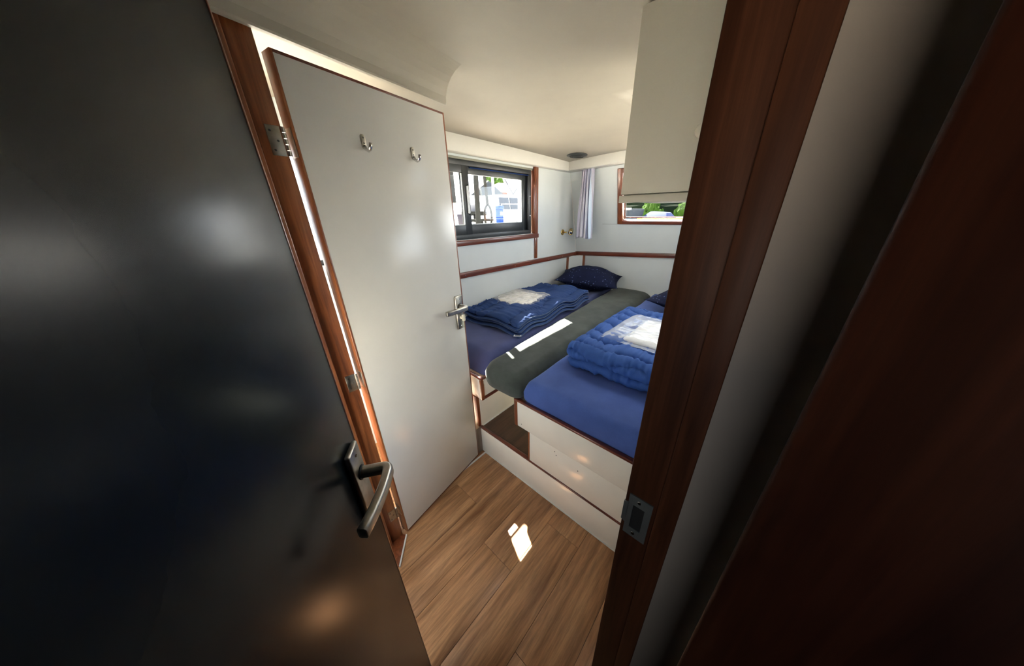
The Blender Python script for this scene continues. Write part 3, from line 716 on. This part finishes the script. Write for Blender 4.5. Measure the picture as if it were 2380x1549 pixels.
# left quilt: several thin layers with wavy open edges
q1 = empty('folded_quilt', (-1.5, 1.85, .745)); tag(q1, 'flatter dusty blue folded quilt on the left berth', 'quilt')
def wav(x, y): return .012*math.sin(x*13+.6) * max(0, min(1, (abs(y)-.12)/.2)) + (.006 + .010*max(0, min(1, (x-.12)/.15)))*math.sin(y*15+x*4)
for k, (dx, dy, L, Wd, T) in enumerate(((.012, -.004, .585, 1.12, .019), (.0, .010, .580, 1.10, .018), (-.006, -.006, .575, 1.10, .018), (-.002, .004, .575, 1.085, .024))):
    zc = .762 + [0, .0235, .0465, .072][k]
    o = local(fold_layer(MB(), (-1.515+dx, 1.865+dy, zc), L, Wd, T, .035, .9 + k*.35, nu=150, ns=(420 if k == 3 else 220), quilt=.15, puff=.006 if k < 3 else .022, wave=.5, amp=.3, endr=.014, droop=wav, stitch_dir=k % 2, pucker=.004 if k < 3 else .018), q1)
    lay = o.build('top_layer' if k == 3 else 'layer', 'duvet', q1, smooth=True)
    sd_ = .9 + k*.35; ca, sa = math.cos(.035), math.sin(.035); path = []
    def rim(x, y):
        ed = .010*noise.noise(Vector((y*9, sd_, 0))) + .006*math.sin(y*23+sd_)
        xx = x*(1+ed)*1.004; zz = zc + wav(xx, y) - q1.location.z
        return (-1.515+dx + xx*ca - y*sa - q1.location.x, 1.865+dy + xx*sa + y*ca - q1.location.y, zz)
    hl, hwd = L/2, Wd/2
    path += [rim(-hl+.02+(2*hl-.04)*i/40, -hwd-.001) for i in range(41)] + [rim(hl, -hwd+.02+(2*hwd-.04)*i/80) for i in range(81)] + [rim(hl-.02-(2*hl-.04)*i/40, hwd+.001) for i in range(41)]
    MB().tube(path, .0032, 6).build('piping', 'piping', lay, smooth=True)
m = MB().hexa([(.262, -.535, .006), (.302, -.500, .004), (.300, -.498, .004), (.260, -.533, .006)], [(.285, -.565, .010), (.325, -.528, .008), (.323, -.526, .008), (.283, -.563, .010)])
tg = m.build('care_label', 'tag', q1, label='small white sewn-in care label')
MB().hexa([(.276, -.540, .0092), (.304, -.515, .0078), (.303, -.514, .0078), (.275, -.539, .0092)], [(.286, -.552, .0108), (.313, -.527, .0094), (.312, -.526, .0094), (.285, -.551, .0108)]).build('print', 'print', tg)

# ------------------------------------------------------------------ pillows
def pillow(name, loc, rot, L, Wd, T, label, seed):
    n = 48; vs = []; fs = []
    for side in (1, -1):
        for j in range(n+1):
            for i in range(n+1):
                a = -1+2*i/n; b = -1+2*j/n
                a = math.copysign(abs(a)**.85, a); b = math.copysign(abs(b)**.85, b)
                h = (max(0, 1-a*a)**.75) * (max(0, 1-b*b)**.75)
                x = a*L/2*(1 - .09*(1-b*b)); y = b*Wd/2*(1 - .10*(1-a*a))
                z = side*T/2*h + .008*h*noise.noise(Vector((x*9, y*9, seed+side)))
                r_ = math.sqrt(x*x + y*y)
                z += .006*noise.noise(Vector((x*22, y*22, seed)))*h
                vs.append((x, y, z))
    o = (n+1)*(n+1)
    for j in range(n):
        for i in range(n):
            q = (j*(n+1)+i, j*(n+1)+i+1, (j+1)*(n+1)+i+1, (j+1)*(n+1)+i); fs.append(q); fs.append(tuple(k+o for k in q)[::-1])
    ob = MB().add(vs, fs).build(name, 'pillow', smooth=True)
    bmx = bmesh.new(); bmx.from_mesh(ob.data); bmesh.ops.remove_doubles(bmx, verts=bmx.verts, dist=.0004); bmesh.ops.recalc_face_normals(bmx, faces=bmx.faces); bmx.to_mesh(ob.data); bmx.free()
    for p in ob.data.polygons: p.use_smooth = True
    ob.location = loc; ob.rotation_euler = rot
    return tag(ob, label, 'pillow')
pillow('pillow', (-1.465, 2.81, .872), (math.radians(5), math.radians(3), math.radians(17)), .68, .46, .27, 'dark navy patterned pillow propped in the far left corner', 1)
pillow('pillow', (-.42, 2.68, .835), (math.radians(6), 0, math.radians(84)), .66, .52, .20, 'dark navy patterned pillow at the head of the right berth', 2)

# ------------------------------------------------------------------ linen sets in clear plastic
def linen_pack(loc, rot, L, Wd, T, mat, film, ex, label, seed, hf):
    r = empty('linen_pack', loc, (0, 0, rot)); tag(r, label, 'linen')
    def sheet(name, mt, x0, x1, y0, y1, z0, t, crink, wob, nn, lab=None):
        vs = []; fs = []
        for s in (1, 0):
            for j in range(nn+1):
                for i in range(nn+1):
                    u, v = i/nn, j/nn; x = x0 + (x1-x0)*u; y = y0 + (y1-y0)*v
                    e = min(1, min(u, 1-u)*9)**.5 * min(1, min(v, 1-v)*9)**.5
                    x += wob*noise.noise(Vector((y*12, seed, 1)))*(.3+abs(u-.5)); y += wob*noise.noise(Vector((x*12, seed, 7)))*(.3+abs(v-.5))
                    c = crink*(noise.noise(Vector((x*13, y*15, seed))) + .45*noise.noise(Vector((x*30, y*26, seed+3))))
                    base = z0 + hf(x, y)
                    z = base + (t*e + c*(.4+e*.6) if s else c*.35*(1-e)-.0015)
                    vs.append((x, y, z))
        o = (nn+1)**2
        for j in range(nn):
            for i in range(nn):
                q = (j*(nn+1)+i, j*(nn+1)+i+1, (j+1)*(nn+1)+i+1, (j+1)*(nn+1)+i); fs.append(q); fs.append(tuple(k+o for k in q)[::-1])
        per = [(i, i+1) for i in range(nn)] + [(nn*(nn+1)+i+1, nn*(nn+1)+i) for i in range(nn)] + [((j+1)*(nn+1), j*(nn+1)) for j in range(nn)] + [(j*(nn+1)+nn, (j+1)*(nn+1)+nn) for j in range(nn)]
        fs += [(b, a, a+o, b+o) for a, b in per]
        return MB().add(vs, fs).build(name, mt, r, smooth=True, label=lab)
    sheet('folded_sheet', mat, -L/2, L/2, -Wd/2, Wd/2, .003, T, .0035, .01, 40)
    sheet('plastic_bag', film, -L/2-ex[0], L/2+ex[1], -Wd/2-ex[2], Wd/2+ex[3], .002, T+.006, .0075, .03, 90, 'crinkled clear plastic bag')
linen_pack((-1.600, 1.80, .838), .05, .34, .36, .020, 'linenL', 'filmL', (.05, .03, .03, .07), 'ivory folded linen in a clear bag on the left quilt', 3, lambda x, y: .004*math.sin(y*11))
linen_pack((-.30, 1.60, .892), -.05, .40, .40, .022, 'linen', 'filmR', (.11, .02, .04, .05), 'white folded linen in crinkled plastic on the right quilt', 8, lambda x, y: .002*math.sin(y*20))

# ------------------------------------------------------------------ curtain, lamp, vent, hanging cabinet
cu = empty('curtain', (-1.60, 2.86, 1.28)); tag(cu, 'short gathered lavender striped curtain in the corner', 'curtain')
nu, nz_ = 90, 40; vs = []; fs = []; uvs = []
for s in (0, 1):
    for j in range(nz_+1):
        q = j/nz_                       # 0 bottom .. 1 top
        wdt = .205*(1-q) + .118*q; xc = -.005 + .0*q
        for i in range(nu+1):
            u = i/nu; sh = .25*math.sin(q*3+1)*(1-q)
            ph = 2*math.pi*(u*4.2 + .15*math.sin(q*4) + sh*.3)
            x = xc + (u-.5)*wdt + .006*math.sin(ph*1.0+1.2)
            y = .020*math.sin(ph)*(.7+.5*q) + .006*math.sin(ph*2.3 + q*5)
            z = .0 + .70*q + (.012*(1-q)*math.sin(u*5.5)) + (.02*u*(1-q))
            vs.append((x, y + s*.0015, z)); uvs.append((u, q))
o = (nu+1)*(nz_+1)
for j in range(nz_):
    for i in range(nu):
        q = (j*(nu+1)+i, j*(nu+1)+i+1, (j+1)*(nu+1)+i+1, (j+1)*(nu+1)+i); fs.append(q); fs.append(tuple(k+o for k in q)[::-1])
per = [(i, i+1) for i in range(nu)] + [(nz_*(nu+1)+i+1, nz_*(nu+1)+i) for i in range(nu)] + [((j+1)*(nu+1), j*(nu+1)) for j in range(nz_)] + [(j*(nu+1)+nu, (j+1)*(nu+1)+nu) for j in range(nz_)]
fs += [(b, a, a+o, b+o) for a, b in per]
me = bpy.data.meshes.new('fabric'); me.from_pydata(vs, [], fs); uvl = me.uv_layers.new(name='UVMap')
for lp_ in me.loops: uvl.data[lp_.index].uv = uvs[lp_.vertex_index]
me.materials.append(MT['curtain'])
for p in me.polygons: p.use_smooth = True
fo = bpy.data.objects.new('fabric', me); COL.objects.link(fo); fo.parent = cu
MB().tube([(-.23, 0, .705), (.55, 0, .715)], .004, 8).build('curtain_wire', 'gasket', cu)

la = empty('reading_lamp', (XA, 2.81, 1.348)); tag(la, 'small brass swivel reading lamp on the wall', 'lamp')
MB().lathe([(0, .031), (.006, .031), (.010, .027), (.012, .012)], (0, 0, 0), (1, 0, 0), 24).build('base', 'brass', la, smooth=False, bevel=.0008)
MB().lathe([(0, .006), (.03, .006), (.034, .009), (.044, .009), (.047, .004)], (.011, 0, 0), (1, 0, 0), 14).build('arm', 'brass', la, smooth=True)
hdv = Vector((.35, -.75, -.35)).normalized()
MB().lathe([(-.045, .013), (-.040, .022), (-.030, .0255), (.028, .0265), (.030, .024), (.022, .019)], (.072, .060, .004), -hdv*-1, 22).build('head', 'brass', la, bevel=.0006)
MB().lathe([(0, .022), (.006, .020), (.009, .010)], Vector((.072, .060, .004)) + hdv*.022, hdv, 20).build('lens', 'chrome', la, smooth=True)

vz = ceil_z(-1.59, 2.60)
ve = empty('ceiling_vent', (-1.585, 2.60, vz), (math.radians(-1.5), math.radians(2.5), 0)); tag(ve, 'round dark ceiling vent near the far corner', 'vent')
MB().lathe([(.004, .098), (-.004, .098), (-.011, .090), (-.012, .078)], (0, 0, 0), (0, 0, 1), 36).build('rim', 'alu', ve, bevel=.001)
MB().lathe([(-.006, .078), (-.0135, .070), (-.0145, .02)], (0, 0, 0), (0, 0, 1), 32).build('cover', 'rubber', ve, smooth=False)
for k in range(3):
    r_ = .03 + .018*k
    MB().tube([(r_*math.cos(t*math.pi/12), r_*math.sin(t*math.pi/12), -.0145) for t in range(25)], .0018, 6, cap=False).build('ring', 'alu', ve, smooth=True)

ca = empty('wall_cabinet', (-.24, .98, 1.578)); tag(ca, 'beige hanging cabinet below the ceiling beside the jamb', 'cabinet')
def CB(name, mat, e, bv=.002, label=None): return bx(name, mat, (e[0]+.24, e[1]+.24, e[2]-.98, e[3]-.98, e[4]-1.578, e[5]-1.578), ca, bv, label)
CB('body', 'cab', (-.420, XR-.001, .998, 1.36, 1.582, 2.052))
CB('door', 'cab', (-.421, XR-.001, .980, .997, 1.602, 2.052), .0015, 'flat beige cabinet door')
CB('bottom_rail', 'cab', (-.424, XR-.001, .975, .997, 1.578, 1.5995), .0015)
kn = MB().lathe([(0, .009), (.008, .007), (.012, .014), (.020, .0175), (.026, .015), (.029, .007)], (-.214+.24, 0, 1.742-1.578), (0, -1, 0), 20).build('knob', 'plasticw', ca, smooth=True, label='round ivory knob')

# ================================================================== outside the boat
tag(bx('harbour_ground', 'dock', (-60, 40, -40, 80, -1.0, -.9), bevel=0), 'pale quay and water beyond the boat', 'ground', kind='structure')
tag(bx('side_deck', 'teak', (-2.60, XA-TW-.005, -.7, 3.6, 1.05, 1.10), bevel=.004), 'pale side deck outside the sliding window', 'deck', kind='structure')
tag(bx('foredeck', 'teak', (-2.60, .60, 3.60, 5.4, 1.20, 1.25), bevel=.004), 'pale foredeck outside the front window', 'deck', kind='structure')
gr = empty('guard_rail', (-2.30, 2.2, 1.10)); tag(gr, 'boat guard rail with an added sun-blocking roll outside the sliding window', 'railing')
for y in (1.45, 3.0): MB().tube([(0, y-2.2, 0), (0, y-2.2, .95)], .0125, 10).build('stanchion', 'chrome', gr, smooth=True)
MB().tube([(0, -1.9, .95), (0, .9, .95)], .014, 10).build('top_rail', 'chrome', gr, smooth=True)
MB().tube([(0, -.60+1.1*k/10, .95 + .004*math.sin(k*2.1)) for k in range(11)], [.085+.005*math.sin(k*1.7) for k in range(11)], 16).build('sun_block_roll', 'linen', gr, smooth=True)  # canvas roll added to keep the lower sun off the left quilt
nb = empty('sun_block_board', (-2.02, 1.27, 1.835)); tag(nb, 'dark board with a red box added outside to block sun', 'board')  # added board with a lamp box, cut to trim the floor sun patch
bx('board', 'alu', (-.01, .01, -.24, .23, 0, .36), nb, .004); bx('lower_wing', 'alu', (-.01, .01, .072, .23, -.20, 0), nb, .004); bx('lamp', 'red', (-.09, -.01, -.05, .05, .10, .24), nb, .01)
for y in (-.18, .17): bx('bracket', 'alu', (0, .10, y-.012, y+.012, .285, .31), nb, .002)
fe = empty('sun_block_fender', (-2.05, 1.40, 1.42)); tag(fe, 'dark rounded sun blocker added below the board outside', 'sun_block_fender')  # fender shape added to keep sun off the left mattress
MB().lathe([(0, .025), (.03, .055), (.08, .064), (.30, .064), (.35, .05), (.405, .022)], (0, 0, 0), (0, 0, 1), 18).build('body', 'bcover', fe, smooth=True)
MB().tube([(0, 0, .40), (.03, 0, .47)], .008, 6).build('lanyard', 'rope', fe)
def away(x, y, z): return (x, y, z)
# white motor cruiser on the next pontoon
mc = empty('motor_cruiser', (-10.6, 10.85, 0)); tag(mc, 'white motor cruiser with dark side windows outside the sliding window', 'boat')
MB().hexa([(-1.2, -1.3, -.2), (.6, -1.1, -.2), (.6, 3.5, -.2), (-1.2, 3.5, -.2)], [(-1.6, -1.5, 1.55), (1.0, -1.3, 1.55), (1.0, 3.8, 1.62), (-1.6, 3.8, 1.62)]).build('hull', 'gel', mc, .04)
MB().hexa([(-1.0, -1.05, 1.55), (.65, -.95, 1.55), (.65, 3.4, 1.62), (-1.0, 3.4, 1.62)], [(-.8, -.75, 2.38), (.45, -.65, 2.38), (.45, 3.2, 2.42), (-.8, 3.2, 2.42)]).build('cabin', 'gel', mc, .04)
for k in range(4):
    y0 = -.95 + .70*k
    MB().hexa([(.58, y0, 1.74), (.66, y0, 1.74), (.66, y0+.64, 1.74), (.58, y0+.64, 1.74)], [(.46, y0+.05, 2.26), (.555, y0+.05, 2.26), (.555, y0+.64, 2.26), (.46, y0+.64, 2.26)]).build('cabin_window', 'bwin', mc, .01)
MB().tube([(.95, -1.2, 1.6), (.95, -1.2, 1.95), (.95, .2, 1.98), (.95, 1.6, 2.0)], .015, 8).build('guard_rail', 'chrome', mc, smooth=True)
MB().hexa([(.30, -.1, 2.40), (.34, -.1, 2.40), (.34, .9, 2.40), (.30, .9, 2.40)], [(.30, -.45, 3.15), (.34, -.45, 3.15), (.34, 1.1, 3.15), (.30, 1.1, 3.15)]).build('windscreen', 'gel', mc, .01)
for a, b in (((.32, -.4, 3.15), (.32, .25, 2.42)), ((.32, 1.0, 3.1), (.32, .25, 2.42))): MB().tube([a, b], .035, 8).build('canopy_strut', 'bwin', mc)
# boat-name lettering on the hull (cursive, part of the cruiser)
fc = bpy.data.curves.new('hull_lettering', 'FONT'); fc.body = 'Gipsul'; fc.size = .34; fc.shear = .45; fc.extrude = .004
ft = bpy.data.objects.new('hull_lettering', fc); me = bpy.data.meshes.new_from_object(ft); bpy.data.objects.remove(ft); me.materials.clear(); me.materials.append(MT['bwin'])
fo2 = bpy.data.objects.new('hull_lettering', me); COL.objects.link(fo2); fo2.parent = mc; fo2.location = (1.02, -.35, 1.16); fo2.rotation_euler = (math.radians(90), 0, math.radians(90))
fo2['label'] = 'dark slanted boat name on the hull'
# white mast / piling
tag(MB().tube([(-7.0, 7.98, -.9), (-7.0, 8.02, 6)], .13, 14).build('white_piling', 'gel', smooth=True), 'thick white piling at the right of the sliding window', 'post')
tag(MB().tube([(-5.2, 4.98, -.9), (-5.2, 4.92, 5)], .03, 12).build('pole', 'roofw', smooth=True), 'thin pale pole in the middle of the sliding window', 'post')
# dark mast pair with rope coil
tag(MB().tube([(-6.5, 5.45, -.9), (-6.5, 5.55, 1.4), (-6.5, 5.62, 6)], [.10, .075, .05], 10).build('mast', 'rope', smooth=True), 'dark slim mast left of the rope coil', 'mast')
rp = empty('rope_coil', (-5.2, 4.72, 1.3)); tag(rp, 'dark hanging rope ending in a loop outside the window', 'rope')
MB().tube([(0, -.05, 1.6), (0, -.01, .9), (0, .03, .45)], .035, 8).build('hanging_rope', 'rope', rp, smooth=True)
MB().tube([(0, -.05, 1.6), (0, .12, 1.63), (0, .235, 1.6)], .012, 8).build('hook_arm', 'chrome', rp, smooth=True)
MB().tube([(0, .03 + .11*math.sin(t*math.pi/10), .20 -   .24*math.cos(t*math.pi/10)) for t in range(21)], .026, 8, cap=False).build('loop', 'rope', rp, smooth=True)
# blue cabinet post, bench and flower tubs on the pontoon
tag(bx('dock', 'dock', (-9.2, -6.6, 4, 16, .55, .80), bevel=.01), 'pale wooden pontoon below the boats', 'dock', kind='structure')
sb = empty('supply_post', (-8.5, 8.35, .90)); tag(sb, 'bright blue power supply post on the pontoon', 'post')
bx('column', 'bluep', (-.13, .13, -.13, .13, -.10, .82), sb, .03); bx('cap', 'bluep', (-.15, .15, -.15, .15, .82, .95), sb, .04); bx('socket_panel', 'gel', (.125, .14, -.06, .06, .60, .72), sb, .005)
be = empty('bench', (-7.8, 6.7, .80)); tag(be, 'dark bench silhouette on the pontoon', 'bench')
bx('seat', 'rope', (-.2, .2, -.55, .55, .52, .60), be, .01); bx('backrest', 'rope', (-.24, -.2, -.55, .55, .70, .84), be, .01); bx('leg', 'rope', (-.12, .12, -.08, .08, 0, .55), be, .01); bx('back_post', 'rope', (-.24, -.2, -.05, .05, .5, .75), be, .005)
def blob_obj(name, mat, parent, c, r, seed, sub=3, rough=.35):
    bm = bmesh.new(); bmesh.ops.create_icosphere(bm, subdivisions=sub, radius=1)
    for v in bm.verts:
        n_ = 1 + rough*noise.noise(v.co*2.2 + Vector((seed, 0, 0))) + rough*.7*noise.noise(v.co*6 + Vector((0, seed, 0)))
        v.co = Vector((v.co.x*r[0]*n_, v.co.y*r[1]*n_, v.co.z*r[2]*n_)) + Vector(c)
    me = bpy.data.meshes.new(name); bm.to_mesh(me); bm.free(); me.materials.append(MT[mat])
    ob = bpy.data.objects.new(name, me); COL.objects.link(ob)
    if parent: ob.parent = parent
    return ob
for k, (x, y, lab) in enumerate(((-7.2, 7.05, 'yellow flower tub beside the bench on the pontoon'), (-7.2, 7.75, 'yellow flower tub beside the blue post on the pontoon'), (-7.6, 8.95, 'yellow flower tub near the boat name'))):
    t_ = empty('flower_tub', (x, y, .80)); tag(t_, lab, 'plant', 'flower tubs on the pontoon')
    MB().lathe([(0, .09), (.20, .12)], (0, 0, 0), (0, 0, 1), 14).build('tub', 'dock', t_); blob_obj('flowers', 'yellow', t_, (0, 0, .28), (.14, .18, .10), k*3+1, 3, .6)
# boathouse and trees behind
bh = empty('boathouse', (-30, 30.2, -.9)); tag(bh, 'terracotta boathouse with a pale hipped roof', 'building')
bx('wall', 'terra', (-2, 2, -2.2, 2.4, 0, 5.0), bh, 0)
MB().add([(-2.4, -2.6, 5.0), (2.4, -2.6, 5.0), (2.4, 2.8, 5.0), (-2.4, 2.8, 5.0), (0, -.6, 6.3), (0, .8, 6.3)], [(0, 1, 4), (1, 2, 5, 4), (2, 3, 5), (3, 0, 4, 5), (0, 3, 2, 1)]).build('roof', 'roofw', bh)
for y in (-1.4, .2, 1.5): bx('window', 'bwin', (2.0, 2.05, y-.35, y+.35, 3.6, 4.6), bh, 0)
wh = empty('boat_shed', (-26, 22.0, -.9)); tag(wh, 'white gabled boat shed with dark braces', 'building')
bx('wall', 'gel', (-2, 2, -2.2, 2.2, 0, 4.2), wh, 0)
MB().add([(-2.3, -2.5, 4.2), (2.3, -2.5, 4.2), (2.3, 2.5, 4.2), (-2.3, 2.5, 4.2), (-2.3, 0, 5.6), (2.3, 0, 5.6)], [(0, 1, 5, 4), (2, 3, 4, 5), (1, 2, 5), (3, 0, 4), (0, 3, 2, 1)]).build('roof', 'greyb', wh)
for a, b in (((2.02, -1.6, 2.2), (2.02, 0, 3.9)), ((2.02, 1.6, 2.2), (2.02, 0, 3.9))): MB().tube([a, b], .09, 6).build('brace', 'rope', wh)
tag(bx('upper_quay', 'dock', (-24, -18, 8, 26, -.9, .10), bevel=.01), 'raised pale quay carrying the parked car', 'dock', kind='structure')
pc = empty('parked_car', (-20, 17.4, .10)); tag(pc, 'dark mauve parked car in front of the white shed', 'car')
MB().hexa([(-.8, -1.9, .3), (.8, -1.9, .3), (.8, 1.9, .3), (-.8, 1.9, .3)], [(-.85, -2, 1.5), (.85, -2, 1.5), (.85, 2, 1.5), (-.85, 2, 1.5)]).build('body', 'lavender', pc, .12, 3)
MB().hexa([(-.75, -1.2, 1.5), (.75, -1.2, 1.5), (.75, 1.5, 1.5), (-.75, 1.5, 1.5)], [(-.6, -.7, 2.3), (.6, -.7, 2.3), (.6, 1.1, 2.3), (-.6, 1.1, 2.3)]).build('cabin', 'bwin', pc, .12, 3)
for y in (-1.2, 1.2): MB().lathe([(0, .36), (.2, .36)], (.7, y, .36), (1, 0, 0), 18).build('wheel', 'rubber', pc)
def tree(loc, h, r, mat, label, seed):
    t_ = empty('tree', loc); tag(t_, label, 'tree', 'trees behind the marina')
    MB().tube([(0, 0, 0), (.05, .1, h*.5), (0, 0, h*.75)], [.22, .16, .08], 8).build('trunk', 'bark', t_, smooth=True)
    for k in range(3): blob_obj('crown', mat, t_, (random.uniform(-.3, .3)*r, random.uniform(-.4, .4)*r, h*(.68+.12*k)), (r*.8, r*.9, r*.7), seed+k*5, 4, .55)
tree((-34.5, 35.2, -.9), 8.2, 2.3, 'leaf', 'bright green tree behind the terracotta boathouse', 2)
tree((-42, 40.6, -.9), 8.6, 1.8, 'leaf', 'green tree left of the terracotta boathouse', 31)
tree((-50, 44.0, -.9), 7.4, 1.6, 'leafd', 'dark tree behind the white shed', 60)
# beyond the front window
tag(bx('quay', 'dock', (-14, 6, 9.6, 12.5, .75, 1.0), bevel=.01), 'pale quay beyond the front window', 'dock', kind='structure')
tag(bx('kerb_strip', 'yellow', (-3.5, -1.2, 9.62, 9.70, 1.0, 1.36), bevel=.004), 'yellow painted beam at the right of the front window', 'beam')
wb2 = empty('work_boat', (-4.70, 10.9, .9)); tag(wb2, 'grey work boat with a red stern panel', 'boat')
MB().hexa([(-.62, -.4, 0), (.55, -.4, 0), (.55, .9, 0), (-.62, .9, 0)], [(-.72, -.5, .68), (.62, -.5, .76), (.62, 1.0, .76), (-.72, 1.0, .68)]).build('hull', 'greyb', wb2, .03)
bx('stern_panel', 'red', (-.70, -.42, -.53, -.44, .18, .56), wb2, .03); bx('gunwale', 'gel', (-.74, .66, -.54, -.44, .72, .78), wb2, .01)
cv = empty('covered_dinghy', (-3.55, 12.0, 1.0)); tag(cv, 'small white dinghy under a blue canvas cover', 'boat')
MB().hexa([(-.3, -.3, 0), (.5, -.3, 0), (.5, .6, 0), (-.3, .6, 0)], [(-.5, -.4, .36), (.55, -.4, .36), (.55, .7, .36), (-.5, .7, .36)]).build('hull', 'gel', cv, .03)
MB().hexa([(-.52, -.42, .36), (.4, -.42, .36), (.4, .7, .36), (-.52, .7, .36)], [(-.3, -.1, .56), (.3, -.2, .52), (.3, .4, .52), (-.3, .4, .56)]).build('cover', 'bcover', cv, .03)
for k, (x, y, z, rr, lab) in enumerate(((-4.55, 13.9, .55, (.38, .3, .95), 'bright shrub behind the covered dinghy'), (-3.00, 13.9, .55, (.50, .3, .85), 'bright shrub in the middle of the front window'), (-3.82, 13.2, .55, (.18, .2, .62), 'low bright shrub between the dinghy and the larger shrub'))):
    tag(blob_obj('shrub', 'leaf', None, (0, 0, rr[2]*.6), rr, 11+k*7, 4, .6), lab, 'plant', 'shrubs on the quay').location = (x, y, z)
he = tag(blob_obj('hedge', 'leafd', None, (0, 0, .6), (6.5, .7, 1.15), 80, 5, .18), 'long dark hedge behind the quay', 'plant'); he.location = (-4.5, 15.5, .55)
rh = empty('long_shed', (-4, 24, -.9)); tag(rh, 'pale long shed above the hedge', 'building')
bx('wall', 'gel', (-10, 9, 0, 4, 0, 4.4), rh, 0); MB().hexa([(-10.4, -.4, 4.4), (9.4, -.4, 4.4), (9.4, 4.4, 4.4), (-10.4, 4.4, 4.4)], [(-10, 1.6, 5.6), (9, 1.6, 5.6), (9, 2.4, 5.6), (-10, 2.4, 5.6)]).build('roof', 'roofw', rh)
ms = empty('moored_boat', (-1.55, 11.6, .9)); tag(ms, 'small blue and white moored boat at the right of the front window', 'boat')
MB().hexa([(-.9, -.4, 0), (1.4, -.4, 0), (1.4, .9, 0), (-.7, .9, 0)], [(-1.2, -.5, .45), (1.5, -.5, .5), (1.5, 1.0, .5), (-1.2, 1.0, .45)]).build('hull', 'gel', ms, .03)
bx('wheelhouse', 'bluep', (-.45, .2, 0, .7, .45, .95), ms, .03); bx('wheelhouse_window', 'bwin', (-.40, .15, -.02, .02, .62, .86), ms, .01)
